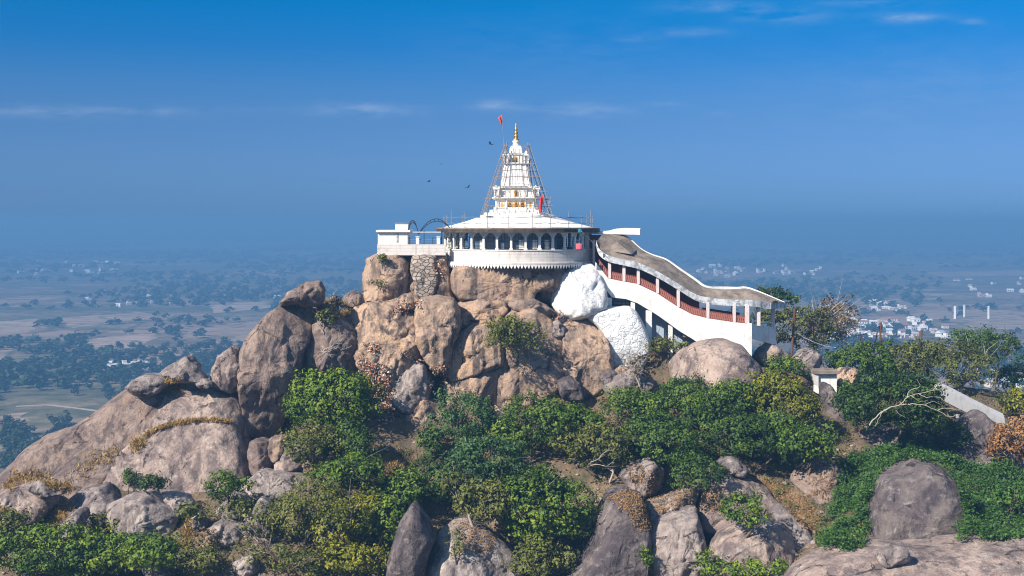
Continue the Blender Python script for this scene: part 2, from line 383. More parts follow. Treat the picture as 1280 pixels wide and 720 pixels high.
# ------------------------------------------------------------------ the plain, its paths, the hill
def plain_mat():
    m, n, bs = mat('plain fields and scrub'); g = NG(n); co = g.coord(world=True)
    warp = g.node("ShaderNodeTexNoise"); g.put(warp.inputs['Vector'], co); warp.inputs['Scale'].default_value = 0.006; warp.inputs['Detail'].default_value = 4
    vv = g.node("ShaderNodeVectorMath", operation='MULTIPLY_ADD'); g.put(vv.inputs[0], warp.outputs['Color']); vv.inputs[1].default_value = (70, 70, 0); g.put(vv.inputs[2], co)
    mp = g.node("ShaderNodeMapping"); g.put(mp.inputs[0], vv.outputs[0]); mp.inputs['Rotation'].default_value = (0, 0, 0.35); mp.inputs['Scale'].default_value = (1.0, 0.6, 1)
    cell = g.vor(mp.outputs[0], 0.0125, 'F1', 'Color', 0.85); cs = g.sep(cell)
    edge = g.vor(mp.outputs[0], 0.0125, 'DISTANCE_TO_EDGE', 'Distance', 0.85)
    sub = g.vor(mp.outputs[0], 0.034, 'F1', 'Color', 0.8); ss = g.sep(sub)
    fields = g.mix(cs[0], (0.26, 0.18, 0.135), (0.36, 0.265, 0.20)); fields = g.mix(g.rng(ss[1], 0.3, 0.8, 0, 0.6), fields, (0.14, 0.105, 0.07))
    fields = g.mix(g.rng(edge, 0.0, 0.05, 0.75, 0), fields, (0.05, 0.055, 0.03))
    scrub = g.mix(g.rng(g.noise(co, 0.05, 8, 0.7), 0.38, 0.62), (0.075, 0.08, 0.038), (0.24, 0.185, 0.12))
    sel = g.math('ADD', g.rng(g.noise(co, 0.0019, 5, 0.6), 0.36, 0.56, 0, 1), g.rng(cs[2], 0, 1, -0.35, 0.35))
    sel = g.math('ADD', sel, g.rng(g.sep(co)[1], 1300, 2600, 0.05, -0.45))
    col = g.mix(g.rng(sel, 0.45, 0.62), scrub, fields)
    clear = g.rng(g.noise(g.coord((1, 0.55, 1), True), 0.0085, 6, 0.62), 0.64, 0.69)
    col = g.mix(g.math('MULTIPLY', clear, 0.8), col, (0.37, 0.29, 0.22))
    far = g.rng(g.noise(g.coord((0.22, 1, 1), True), 0.0016, 5, 0.65), 0.50, 0.62)
    col = g.mix(g.math('MULTIPLY', far, 0.35), col, (0.05, 0.06, 0.035))
    dots = g.math('MULTIPLY', g.rng(g.vor(co, 0.055), 0.20, 0.34, 1, 0), g.rng(g.noise(co, 0.008, 4, 0.6), 0.45, 0.6))
    col = g.mix(g.math('MULTIPLY', dots, 0.6), col, (0.03, 0.042, 0.018))
    stripes = g.rng(g.noise(g.coord((0.06, 1, 1), True), 0.011, 5, 0.7), 0.46, 0.60)
    col = g.mix(g.math('MULTIPLY', stripes, 0.55), col, (0.05, 0.06, 0.032))
    g.put(bs.inputs['Base Color'], col); bs.inputs['Specular IOR Level'].default_value = 0.0
    return m
pm = plain_mat()
R_ = 30000.0
nx = 24; xs = np.linspace(-R_, R_, nx); gx, gy = np.meshgrid(xs, np.linspace(-3000, R_, nx))
V = np.stack([gx.ravel(), gy.ravel(), np.full(gx.size, PLAIN)], 1)
idx = np.arange(nx * nx).reshape(nx, nx)
Fq = np.stack([idx[:-1, :-1].ravel(), idx[:-1, 1:].ravel(), idx[1:, 1:].ravel(), idx[1:, :-1].ravel()], 1)
tag(link('plain', new_mesh('plain', V, Fq, [pm])), kind='structure')
def ground(px, py): Y = -PLAIN * F / (py - HY); return P(px, py, Y)

m, n, bs = mat('pale dirt track'); g = NG(n); g.put(bs.inputs['Base Color'], g.mix(g.noise(g.coord(world=True), 0.2), (0.42, 0.34, 0.27), (0.30, 0.23, 0.18))); M['track'] = m
for pts, w in (([(33, 540), (43, 548), (47, 556), (55, 552), (70, 548), (82, 541), (80, 535)], 3.2), ([(88, 572), (98, 578), (108, 583), (122, 584), (140, 590)], 3.2),
               ([(20, 508), (60, 506), (110, 512), (160, 521), (215, 531)], 4.0), ([(0, 470), (60, 462), (150, 461), (300, 456)], 5), ([(1060, 392), (1110, 388), (1180, 390), (1290, 398)], 5),
               ([(330, 318), (380, 316), (430, 319)], 30)):
    c = [ground(*p) for p in pts]; q = []
    for i in range(len(c) - 1):
        for k in range(4): q.append(c[i].lerp(c[i + 1], k / 4))
    q.append(c[-1]); mb = MB(); Ls = []
    for i, p in enumerate(q):
        t = (q[min(i + 1, len(q) - 1)] - q[max(0, i - 1)]).normalized(); nn = Vector((-t.y, t.x, 0)) * w * (0.8 + 0.4 * random.random()) / 2
        Ls += [p + nn + Vector((0, 0, 0.05)), p - nn + Vector((0, 0, 0.05))]
    mb.poly(Ls, [(2 * i, 2 * i + 1, 2 * i + 3, 2 * i + 2) for i in range(len(q) - 1)])
    tag(mb.build('path', M['track']), kind='structure')

FIELDS = [[(95, 452), (190, 446), (300, 428), (345, 432), (330, 446), (250, 455), (150, 459)], [(190, 440), (300, 420), (352, 408), (372, 414), (352, 428), (300, 426)], [(225, 412), (330, 400), (352, 404), (300, 417), (215, 425)], [(60, 398), (180, 390), (200, 397), (90, 410)], [(0, 520), (34, 514), (40, 525), (10, 533)], [(30, 552), (58, 548), (66, 556), (40, 566)],
          [(0, 402), (50, 398), (40, 412), (0, 418)], [(100, 425), (200, 415), (180, 432), (110, 438)], [(150, 472), (200, 466), (235, 470), (180, 482)], [(1130, 392), (1220, 386), (1290, 390), (1280, 400), (1180, 402)], [(1090, 398), (1130, 394), (1150, 402), (1100, 404)], [(1200, 404), (1290, 402), (1290, 412), (1210, 412)], [(1150, 340), (1290, 338), (1290, 344), (1180, 346)], [(260, 382), (330, 377), (345, 384), (270, 391)]]
def field_mat():
    m, n, bs = mat('dry terraced field'); g = NG(n); co = g.coord(world=True); r = g.rand()
    c = g.mix(r, (0.42, 0.31, 0.235), (0.33, 0.235, 0.175)); w = g.noise(g.coord((.15, 1, 1), True), 0.09, 4, .6)
    c = g.mix(g.rng(w, .40, .62, 0, .65), c, (0.19, 0.145, 0.10)); c = g.mix(g.rng(g.noise(co, .05, 6, .7), .52, .66, 0, .7), c, (0.09, 0.085, 0.05))
    b = g.vor(g.coord((.35, 1, 1), True), 0.028, 'DISTANCE_TO_EDGE'); c = g.mix(g.rng(b, 0, .05, .7, 0), c, (0.06, 0.06, 0.035)); g.put(bs.inputs['Base Color'], c); bs.inputs['Specular IOR Level'].default_value = 0; return m
fm_ = field_mat()
for i_, fp in enumerate(FIELDS):
    c = [ground(*p) for p in fp]; q = []
    for a_, b_ in zip(c, c[1:] + c[:1]):
        for k_ in range(6): v_ = a_.lerp(b_, k_ / 6); q.append((v_.x + random.uniform(-5, 5), v_.y + random.uniform(-9, 9), PLAIN + .02 + i_ * .004))
    tag(MB().poly(q, [tuple(range(len(q)))]).build('field', fm_), kind='structure')
def in_field(px, py):
    for poly in FIELDS:
        ins = False
        for i_ in range(len(poly)):
            (x0, y0), (x1, y1) = poly[i_], poly[i_ - 1]
            if ((y0 > py) != (y1 > py)) and px < (x1 - x0) * (py - y0) / (y1 - y0 + 1e-9) + x0: ins = not ins
        if ins: return True
    return False
CP = []
def cp(px, py, Y): CP.append(P(px, py, Y))
for a in [(500, 335, 148), (560, 345, 147.5), (640, 345, 147.5), (710, 360, 147), (500, 420, 144), (640, 420, 143.5), (720, 420, 143.5), (480, 500, 139.5), (560, 500, 138.5), (640, 500, 138.5), (720, 500, 138.5),
          (400, 480, 134.5), (400, 540, 127), (400, 600, 121), (400, 660, 116), (400, 720, 112), (510, 560, 128), (510, 620, 121), (510, 720, 113.5), (640, 560, 127), (640, 620, 121), (640, 720, 114.5), (760, 560, 127), (760, 610, 121), (760, 720, 115.5),
          (800, 510, 135), (850, 560, 127.5), (850, 610, 121), (850, 720, 115.5), (950, 510, 135.5), (950, 570, 127), (950, 640, 119), (950, 720, 111.5), (870, 455, 144), (960, 455, 148), (1040, 475, 146), (1040, 530, 134), (1040, 580, 125), (1040, 650, 115), (1040, 720, 104),
          (1150, 475, 153), (1150, 540, 135), (1150, 600, 120.5), (1150, 700, 106), (1260, 490, 156), (1260, 560, 136), (1260, 640, 118), (1260, 720, 98), (1450, 540, 150), (1450, 650, 115), (1450, 720, 95),
          (325, 548, 136), (322, 592, 129.5), (350, 606, 125.5), (365, 570, 131), (375, 530, 135), (430, 388, 142), (395, 400, 141), (330, 480, 136), (300, 500, 136), (250, 505, 136), (200, 515, 136), (100, 575, 134), (0, 630, 132), (0, 690, 115), (90, 645, 123), (90, 720, 110.5), (200, 650, 121), (200, 720, 111), (300, 610, 123), (300, 660, 116.5), (300, 720, 111),
          (-120, 720, 130), (-120, 780, 110), (780, 400, 147), (780, 470, 140), (840, 440, 147)]: cp(*a)
for a in [(0, 152, -5.8), (-8, 152, -5.8), (8, 152, -6.0), (0, 158, -5.8), (-15, 150, -5.6), (-15, 152, -6.5), (14, 150, -8), (18, 152, -11), (28, 152, -15.5), (-30, 152, -26), (-46, 150, -36), (-62, 150, -52), (-20, 168, -22), (0, 172, -18), (20, 168, -20), (36, 166, -28),
          (48, 180, -36), (62, 175, -40), (82, 165, -44), (30, 185, -34), (0, 192, -36), (-30, 185, -44), (0, 230, -72), (60, 230, -78), (-60, 220, -86), (100, 200, -80), (-100, 150, -92), (112, 130, -72),
          (0, 98, -40), (0, 82, -50), (0, 50, -78), (0, 0, -112), (-50, 85, -60), (50, 85, -40), (70, 95, -36), (40, 60, -64), (-100, 90, -95), (110, 80, -80)]: CP.append(Vector(a))
for k in range(20):
    t = 2 * math.pi * k / 20; CP.append(Vector((175 * math.cos(t), 125 + 175 * math.sin(t) * (1.0 if math.sin(t) > 0 else 0.95), -127)))
CPa = np.array([tuple(c) for c in CP])
D_ = np.linalg.norm(CPa[:, None, :2] - CPa[None, :, :2], axis=2)
nC = len(CPa); A_ = np.zeros((nC + 1, nC + 1)); A_[:nC, :nC] = D_ - 0.8 * np.eye(nC); A_[nC, :nC] = 1; A_[:nC, nC] = 1
W_ = np.linalg.solve(A_, np.append(CPa[:, 2], 0))
def hill_z(x, y):
    d = np.sqrt((x[:, None] - CPa[None, :, 0]) ** 2 + (y[:, None] - CPa[None, :, 1]) ** 2)
    return d @ W_[:nC] + W_[nC]
def axis(lo, a, b, hi, fine, coarse): return np.concatenate([np.arange(lo, a, coarse), np.arange(a, b, fine), np.arange(b, hi + .1, coarse)])
xs = axis(-176, -64, 80, 176, 0.7, 4); ys = axis(-46, 84, 180, 302, 0.7, 4)
gx, gy = np.meshgrid(xs, ys); x = gx.ravel(); y = gy.ravel(); z = hill_z(x, y)
p3 = np.stack([x, y, z], 1)
near = np.clip(1 - np.hypot(x, y - 150) / 8.0, 0, 1)
z = z + (fbm(p3 * 0.16, 3, 4) * 0.9 + fbm(p3 * 0.7, 5, 3) * 0.25) * (1 - near)
z = np.maximum(z, -127)
p3[:, 2] = z
idx = np.arange(x.size).reshape(gx.shape)
Fq = np.stack([idx[:-1, :-1].ravel(), idx[:-1, 1:].ravel(), idx[1:, 1:].ravel(), idx[1:, :-1].ravel()], 1)
m, n, bs = mat('dry hillside earth'); g = NG(n); co = g.coord(world=True)
c = g.mix(g.rng(g.noise(co, 0.35, 6, 0.65), 0.4, 0.6), (0.20, 0.135, 0.085), (0.11, 0.085, 0.055))
c = g.mix(g.rng(g.noise(co, 1.1, 8, 0.7), 0.52, 0.66, 0, 0.8), c, (0.27, 0.18, 0.085))
c = g.mix(g.rng(g.noise(co, 0.22, 5, 0.6), 0.56, 0.66, 0, 0.8), c, (0.06, 0.065, 0.03))
c = g.mix(g.rng(g.noise(co, 3.0, 5, 0.7), 0.6, 0.75, 0, 0.6), c, (0.30, 0.26, 0.22))
g.put(bs.inputs['Base Color'], c); g.bump(bs, g.noise(co, 1.6, 9, 0.72), 1.0, 0.35); M['earth'] = m
hill = link('hill', new_mesh('hill', p3, Fq, [M['earth']], True)); tag(hill, kind='structure')

# ------------------------------------------------------------------ boulders
BV = [p3.copy()]; BF = [Fq.copy()]; boff = [len(p3)]
def add_bvh(V, Fc): BV.append(np.asarray(V)); BF.append(np.asarray(Fc) + boff[0]); boff[0] += len(V)

def rock_shape(pts, Y0, T, tx, tz, k, seed, rough, cuts, back=None, grow=1.3, blocky=0.0):
    pts = np.array(pts, float)
    # area centroid
    x0, y0 = pts[:, 0], pts[:, 1]; x1, y1 = np.roll(x0, -1), np.roll(y0, -1); cr_ = x0 * y1 - x1 * y0; Ar = cr_.sum() / 2
    c = np.array([((x0 + x1) * cr_).sum() / (6 * Ar), ((y0 + y1) * cr_).sum() / (6 * Ar)])
    per = np.hypot(x1 - x0, y1 - y0).sum()
    nth = int(np.clip(per / 2.1, 44, 260)); th = np.linspace(0, 2 * np.pi, nth, endpoint=False)
    # dense boundary -> radius per angle
    tt = np.linspace(0, 1, 40, endpoint=False); bd = np.concatenate([pts[i] + (np.roll(pts, -1, 0)[i] - pts[i]) * tt[:, None] for i in range(len(pts))])
    a = np.arctan2(bd[:, 1] - c[1], bd[:, 0] - c[0]); r = np.hypot(bd[:, 0] - c[0], bd[:, 1] - c[1])
    a = a % (2 * np.pi); o = np.argsort(a); a = a[o]; r = r[o]
    rad = np.interp(th, np.concatenate([a - 2 * np.pi, a, a + 2 * np.pi]), np.concatenate([r, r, r]))
    rad = 0.15 * np.roll(rad, 1) + 0.7 * rad + 0.15 * np.roll(rad, -1)
    nr = int(np.clip(rad.mean() / 2.0, 12, 56))
    rad = rad + grow
    s = np.sin(np.linspace(0, 1, nr + 1) * np.pi / 2) ** 0.95; s[-1] = 1.0; s = s[1:]
    S_, TH = np.meshgrid(s, th, indexing='ij'); Rr = rad[None, :] * S_
    px = c[0] + Rr * np.cos(TH); py = c[1] + Rr * np.sin(TH)
    bx_ = c[0] + rad * np.cos(th); by_ = c[1] + rad * np.sin(th)      # distance to the outline rounds the rim evenly
    ax, ay = bx_, by_; ex, ey = np.roll(bx_, -1) - ax, np.roll(by_, -1) - ay; el2 = ex * ex + ey * ey + 1e-9
    qx, qy = px.ravel()[:, None], py.ravel()[:, None]
    tpar = np.clip(((qx - ax) * ex + (qy - ay) * ey) / el2, 0, 1)
    dist = np.sqrt(((qx - ax - tpar * ex) ** 2 + (qy - ay - tpar * ey) ** 2).min(1)).reshape(px.shape); dist[-1] = 0
    inr = dist.max(); Rd = inr * np.clip(.95 * (2.2 / k) ** 2, .2, 1.0)
    uu = 1 - np.clip(dist / Rd, 0, 1); ff = (1 - uu ** 2.3) ** (1 / 2.3)
    ff = ff * (.86 + .14 * np.clip(1 - (Rr / rad.mean()) ** 2, 0, 1))
    sc = Y0 / F
    sheets = []
    for sg, Tt in ((-1, T), (1, T if back is None else back)):
        u = (px - c[0]) * sc; v = -(py - c[1]) * sc
        Ym = Y0 + tx * u + tz * v
        X = (px - CX) / F * Ym; Z = -(py - HY) / F * Ym; Y = Ym + sg * Tt * ff
        q = np.stack([X, Y, Z], 2)
        cen = np.array([(c[0] - CX) * sc, Y0 + sg * Tt, -(c[1] - HY) * sc])
        sheets.append((cen, q))
    Vf = np.concatenate([sheets[0][0][None], sheets[0][1].reshape(-1, 3), sheets[1][0][None], sheets[1][1][:-1].reshape(-1, 3)])
    n1 = 1 + nr * nth; Fc = []
    def ring(b, i): return b + 1 + i * nth + np.arange(nth)
    tri = []
    r0 = ring(0, 0); tri.append(np.stack([np.zeros(nth, int), r0, np.roll(r0, -1), np.roll(r0, -1)], 1))
    for i in range(nr - 1):
        A, B = ring(0, i), ring(0, i + 1); tri.append(np.stack([A, B, np.roll(B, -1), np.roll(A, -1)], 1))
    r0 = n1 + 1 + np.arange(nth); tri.append(np.stack([np.full(nth, n1), np.roll(r0, -1), r0, r0], 1))
    for i in range(nr - 1):
        A = n1 + 1 + i * nth + np.arange(nth); B = (n1 + 1 + (i + 1) * nth + np.arange(nth)) if i < nr - 2 else ring(0, nr - 1)
        tri.append(np.stack([A, np.roll(A, -1), np.roll(B, -1), B], 1))
    Fq = np.concatenate(tri)
    # facets: flatten against a few random planes on the near side
    ctr = Vf.mean(0); size = np.sqrt(abs(Ar)) * sc
    rg = np.random.default_rng(seed)
    for _ in range(cuts):
        nv = np.array([rg.normal() * 0.75, -1.0, rg.normal() * 0.6 + 0.25]); nv /= np.linalg.norm(nv)
        d = (Vf - ctr) @ nv; lim = np.percentile(d, rg.uniform(80, 95)); ex = np.clip(d - lim, 0, None)
        Vf = Vf - nv[None] * (ex * 0.85)[:, None]
    edge_s = np.concatenate([[0], S_.ravel(), [0], S_[:-1].ravel()])
    nd = np.concatenate([[[0, -1, 0]], np.stack([np.cos(TH) * S_ ** 2, -np.sqrt(np.clip(1 - S_ ** 4, 0, 1)), -np.sin(TH) * S_ ** 2], 2).reshape(-1, 3),
                         [[0, 1, 0]], np.stack([np.cos(TH) * S_ ** 2, np.sqrt(np.clip(1 - S_ ** 4, 0, 1)), -np.sin(TH) * S_ ** 2], 2)[:-1].reshape(-1, 3)])
    amp = rough * (0.16 + 0.05 * size) * (.5 if blocky > .9 else 1)
    d1 = fbm(Vf * (2.2 / max(size, 1.2)), seed, 4, 0.55); d2 = fbm(Vf * 0.9, seed + 50, 4, 0.6)
    ridge = 1 - np.abs(fbm(Vf * np.array([0.35, 0.35, 0.22]), seed + 90, 3, 0.5)) * 2.2; ridge = np.clip(ridge, 0, 1) ** 6
    disp = d1 * amp * 0.75 + d2 * 0.16 * rough - ridge * 0.22 * rough
    if blocky > 0:
        w_ = Vf + np.stack([fbm(Vf * .5, seed + 7, 2), fbm(Vf * .5, seed + 8, 2), fbm(Vf * .5, seed + 9, 2)], 1) * .45
        cv, ce = cells(w_ * np.array([.40, .40, .20]), seed + 31)
        disp = disp + blocky * (cv * .30 * (.3 + .7 * ce) - (1 - ce) * .16)
        cv, ce = cells(w_ * np.array([1.0, 1.0, .55]), seed + 61)
        disp = disp + blocky * (cv * .085 - (1 - ce) * .05)
    Vf = Vf + nd * disp[:, None] * (1 - 0.55 * edge_s ** 6)[:, None]
    return Vf, Fq
def boulder(name, label, pts, Y0, T, m, tx=0.0, tz=0.25, k=2.8, rough=1.0, cuts=3, cat='boulder', back=None, group=None, seed=None):
    sd = seed if seed is not None else int(abs(pts[0][0] * 7 + pts[0][1] * 13)) + len(pts)
    cl = m in ('tan', 'wash', 'washstone') or (m == 'pillar' and k > 2.4)
    k = k * (1.5 if m == 'tan' else (1.25 if cl else 1.16))
    V, Fq = rock_shape(pts, Y0, T, tx, tz, k, sd, rough, cuts, back, (4.2 if m == 'tan' else 2.6) if cl else 2.4, {'tan': 1.05, 'washstone': .7, 'wash': .6, 'rubble': .5, 'pillar': .6, 'grey': .45, 'dark': .35, 'pale': .9, 'slab': .22}.get(m, .25) * min(1.2, max(.3, rough)))
    add_bvh(V, Fq)
    base = np.array([V[:, 0].mean(), V[:, 1].mean(), V[:, 2].min()])
    me = new_mesh(name, V - base, Fq, [M[m]], True)
    return tag(link(name, me, None, tuple(base)), label, cat, group)
B = boulder
# --- spur of slabs west of the cliff
B('rock_slab', 'huge pale sloping granite slab crossed by a strip of golden grass', [(207, 476), (235, 477), (265, 483), (297, 492), (306, 512), (310, 550), (315, 592), (306, 622), (275, 636), (243, 650), (205, 655), (160, 664), (120, 660), (95, 644), (85, 622), (105, 595), (135, 570), (165, 545), (182, 522), (200, 500)], 130, 4.4, 'slab', -0.10, 0.5, 3.0, 0.7, 1, 'rock slab')
B('rock_slab', 'long brownish slab sloping down to the plain with cracks across it', [(212, 474), (190, 477), (170, 481), (150, 491), (125, 512), (90, 535), (60, 546), (30, 568), (0, 597), (-50, 628), (-110, 690), (-40, 690), (40, 652), (100, 640), (135, 610), (178, 572), (212, 534), (224, 500)], 129.6, 3.6, 'pillar', -0.03, 0.5, 3.0, 0.6, 0, 'rock slab')
B('rock_slab', 'low grey slab edged with dry grass at the foot of the spur', [(-30, 630), (20, 611), (62, 617), (66, 632), (50, 650), (10, 657), (-30, 660)], 121.5, 3, 'slab', 0, 0.4, 2.6, 1, 2, 'rock slab')
B('boulder', 'small flat dark stone resting in dry grass', [(33, 607), (55, 602), (80, 606), (82, 616), (52, 620)], 120.5, 1.2, 'grey', 0, 0.3)
B('boulder', 'brown ledge rock bridging the two sloping slabs above the dry grass', [(60, 645), (78, 632), (105, 614), (132, 606), (152, 628), (146, 656), (118, 668), (84, 664)], 122.5, 3.2, 'grey', 0, 0.5, 2.6, 1.2, 3)
B('boulder', 'blue grey boulder split by a vertical crack below the pale slab', [(137, 632), (160, 621), (190, 615), (222, 640), (217, 665), (200, 681), (175, 674), (150, 662), (138, 647)], 117.5, 3.2, 'pale', 0, 0.35, 3.0, 1.3, 4)
B('boulder', 'smooth grey wedge stone leaning under the pale slab', [(198, 617), (225, 617), (244, 629), (237, 643), (215, 643), (202, 630)], 119, 1.8, 'pale', 0, 0.4)
B('boulder', 'dark triangular rock beside a tuft of golden grass', [(68, 674), (80, 655), (98, 638), (106, 645), (100, 665), (78, 681)], 116, 1.8, 'grey', 0, 0.3)
B('boulder', 'flat rounded boulder on the crest of the spur with a shadowed underside', [(158, 485), (172, 473), (185, 469), (203, 472), (210, 479), (197, 490), (180, 495), (172, 492)], 130, 2.0, 'grey', 0, 0.3, 2.2)
B('boulder', 'pointed dark boulder perched alone on the spur crest', [(200, 467), (210, 458), (234, 447), (243, 455), (259, 473), (250, 477), (225, 475), (205, 471)], 131, 2.2, 'grey', 0, 0.2, 2.4, 1.3, 4)
B('boulder', 'thin flat stone between the pointed boulder and the egg shaped one', [(246, 477), (254, 475), (265, 478), (266, 483), (250, 483)], 130, 0.8, 'grey')
B('boulder', 'egg shaped boulder standing against the tall purple brown boulder', [(262, 474), (275, 446), (290, 433), (299, 437), (303, 452), (302, 478), (291, 489), (275, 483), (264, 480)], 132.0, 2.2, 'slab', 0, 0.15, 2.3)
B('boulder', 'tall purple brown boulder standing on end, the largest west of the cliff', [(303, 440), (310, 425), (340, 391), (352, 381), (370, 376), (386, 382), (389, 405), (383, 432), (375, 445), (372, 462), (363, 488), (358, 512), (350, 535), (343, 547), (325, 550), (313, 543), (308, 515), (303, 480)], 133.4, 4.2, 'pillar', 0.10, 0.16, 3.2, 0.8, 3)
B('boulder', 'rounded cap boulder on top of the tall purple brown one', [(350, 382), (362, 367), (385, 355), (398, 352), (404, 363), (402, 378), (392, 384), (375, 379)], 134.9, 2.0, 'pillar', 0, 0.25, 2.3, 1.2)
B('boulder', 'narrow tan rock wedged beside the deep black crack', [(370, 440), (380, 430), (387, 432), (384, 478), (375, 484), (366, 478)], 136.9, 1.8, 'tan')
B('boulder', 'square brown block with a flat front hanging over a leafy bush', [(388, 422), (395, 400), (407, 388), (425, 397), (441, 412), (447, 432), (447, 462), (430, 469), (408, 474), (391, 474), (388, 455)], 137.0, 3.2, 'pillar', 0.05, 0.1, 3.6, 1.2, 4)
B('boulder', 'rough brown rock jammed behind the cap boulder', [(388, 380), (402, 377), (416, 388), (431, 402), (444, 425), (430, 420), (410, 400), (394, 402)], 137.7, 2.6, 'pillar', 0, 0.4, 2.5, 1.5, 4)
B('boulder', 'small triangular boulder on the skyline west of the cliff', [(425, 380), (431, 371), (442, 364), (451, 372), (454, 381), (440, 385)], 141.2, 1.6, 'pillar', 0, 0.2, 2.4, 1.2)
B('boulder', 'upright brown stone under the tall purple brown boulder', [(313, 555), (322, 550), (336, 553), (341, 577), (337, 592), (318, 592), (312, 575)], 127, 1.8, 'pillar', 0, 0.1)
B('boulder', 'tilted brown block wedged beside the upright stone', [(338, 550), (356, 545), (362, 558), (346, 578), (339, 570)], 127.5, 1.6, 'pillar')
B('boulder', 'grey block in the shade of an olive bush', [(350, 576), (360, 560), (384, 560), (388, 574), (368, 580)], 126, 1.6, 'grey')
B('boulder', 'low pale stone lying under the grey block', [(343, 580), (361, 576), (376, 583), (371, 593), (346, 592)], 124.5, 1.5, 'slab')
B('boulder', 'pale round boulder among shrubs at the foot of the spur', [(262, 662), (277, 652), (300, 657), (301, 674), (286, 683), (265, 677)], 115, 1.7, 'pale', 0, 0.3, 2.3)
B('boulder', 'jagged pale boulder with a dark cleft behind white branches', [(301, 657), (313, 640), (327, 622), (346, 638), (342, 665), (322, 681), (304, 674)], 116, 2.2, 'pale', 0, 0.35, 2.6, 1.5, 5)
B('boulder', 'pale slab tilted towards the spur above the jagged boulder', [(268, 642), (283, 626), (300, 614), (314, 626), (304, 642), (280, 648)], 118.5, 2, 'pale', 0, 0.5, 2.5, 1.2)
B('boulder', 'small pinkish stone at the bottom edge among dry shrubs', [(293, 702), (303, 697), (314, 699), (321, 712), (306, 717), (294, 712)], 111, 1.1, 'pale', 0, 0.2)
B('boulder', 'small pale stone beside a tawny shrub', [(239, 650), (248, 644), (257, 648), (257, 657), (245, 661)], 116.5, 0.9, 'pale')
B('boulder', 'dark rock half buried in brush at the bottom edge', [(174, 703), (186, 697), (203, 698), (221, 711), (219, 724), (192, 723)], 110.5, 1.5, 'dark')
B('boulder', 'pale ledge with orange staining under the grassy ramp', [(300, 606), (330, 590), (365, 592), (392, 600), (370, 616), (340, 622), (312, 618)], 122, 3, 'pale', 0, 0.8, 2.4, 1.4, 3)
# --- the cliff
B('boulder', 'big rounded block under the terrace corner', [(457, 345), (462, 326), (470, 320), (500, 318), (510, 330), (511, 350), (507, 372), (480, 378), (462, 376), (457, 362)], 147.0, 4.5, 'tan', 0.0, 0.05, 3.6, 1.0, 2)
B('boulder', 'grey tan block beneath the terrace behind the masonry patch', [(503, 321), (530, 318), (556, 321), (562, 338), (567, 372), (550, 375), (530, 372), (505, 375)], 147.3, 3.9, 'tan', 0, 0.04, 4.0, 1.0, 3)
B('masonry_patch', 'patch of rough rubble masonry filling a gap under the terrace', [(517, 320), (532, 318), (547, 320), (545, 335), (549, 352), (543, 369), (530, 372), (518, 370), (521, 352), (515, 338)], 145.6, 2.6, 'rubble', 0, .03, 5.0, .5, 0, 'masonry wall')
B('boulder', 'long horizontal boulder with an orange stain beneath the temple drum', [(566, 346), (572, 333), (600, 331), (660, 333), (693, 346), (686, 358), (666, 364), (661, 374), (640, 379), (610, 374), (578, 374), (568, 362)], 145.4, 4.3, 'tan', 0.02, 0.12, 3.4, 0.8, 1)
B('boulder', 'brown leaning rock tucked under the drum beside the whitewashed rock', [(655, 336), (680, 331), (707, 333), (703, 356), (692, 376), (668, 374), (676, 354)], 145.8, 3.2, 'pillar', 0.05, 0.1, 2.6, 1.2)
B('boulder', 'broad weathered cliff block strewn with rubbish at its foot', [(436, 400), (446, 386), (480, 380), (505, 376), (523, 380), (526, 400), (525, 425), (532, 445), (539, 462), (520, 475), (495, 480), (472, 474), (452, 455), (441, 427)], 138.5, 4.2, 'tan', 0.02, 0.22, 3.0, 1.3, 3)
B('boulder', 'flat stone lying on top of the broad cliff block', [(494, 379), (508, 371), (522, 371), (523, 377), (508, 383), (496, 384)], 138.4, 1.3, 'tan', 0, 0.2, 2.3)
B('boulder', 'squarish upright block beside the dark vertical cleft', [(522, 385), (530, 376), (546, 374), (566, 378), (571, 390), (572, 407), (566, 428), (562, 457), (545, 460), (531, 442), (524, 425)], 138.7, 4.0, 'tan', 0.02, 0.10, 3.4, 1.1, 2)
B('boulder', 'grey water streaked block in the middle of the rubbish slope', [(487, 457), (497, 440), (512, 442), (532, 454), (538, 480), (535, 506), (512, 517), (492, 506), (486, 480)], 136.6, 3.0, 'pale', 0, 0.25, 3.4, 1.1, 3)
B('boulder', 'tan cliff foot below the streaked block', [(478, 535), (488, 503), (512, 500), (540, 500), (566, 512), (572, 540), (556, 560), (520, 575), (492, 562)], 135.9, 3.4, 'tan', 0, 0.2, 3.0, 1.0, 3)
B('boulder', 'dark shaded rock face behind the leafy bush west of the cliff foot', [(448, 470), (470, 470), (488, 490), (488, 530), (478, 565), (462, 560), (450, 520)], 139.5, 2.8, 'pillar', 0, 0.15, 3.2, 1.2)
B('boulder', 'orange tan slab under the long horizontal boulder', [(571, 382), (590, 375), (625, 376), (636, 385), (630, 393), (605, 397), (580, 398), (572, 402)], 143.2, 3.2, 'tan', 0, 0.25, 3.0, 1.0, 2)
B('boulder', 'small tan stones packed under the orange slab', [(573, 402), (585, 395), (602, 394), (606, 405), (590, 414), (575, 418), (569, 412)], 141.9, 2.0, 'tan', 0, 0.2, 2.6, 1.4)
B('boulder', 'fist shaped stone at the end of the orange slab', [(598, 398), (610, 390), (622, 392), (620, 404), (606, 408)], 141.2, 1.6, 'tan', 0, 0.2, 2.4, 1.2)
B('boulder', 'domed tan boulder with a slanting crack beneath the cliff tree', [(559, 462), (562, 440), (572, 421), (590, 409), (608, 404), (622, 412), (628, 430), (628, 455), (612, 458), (585, 470), (566, 474)], 139.9, 4.2, 'tan', -0.05, 0.22, 2.9, 0.9, 1)
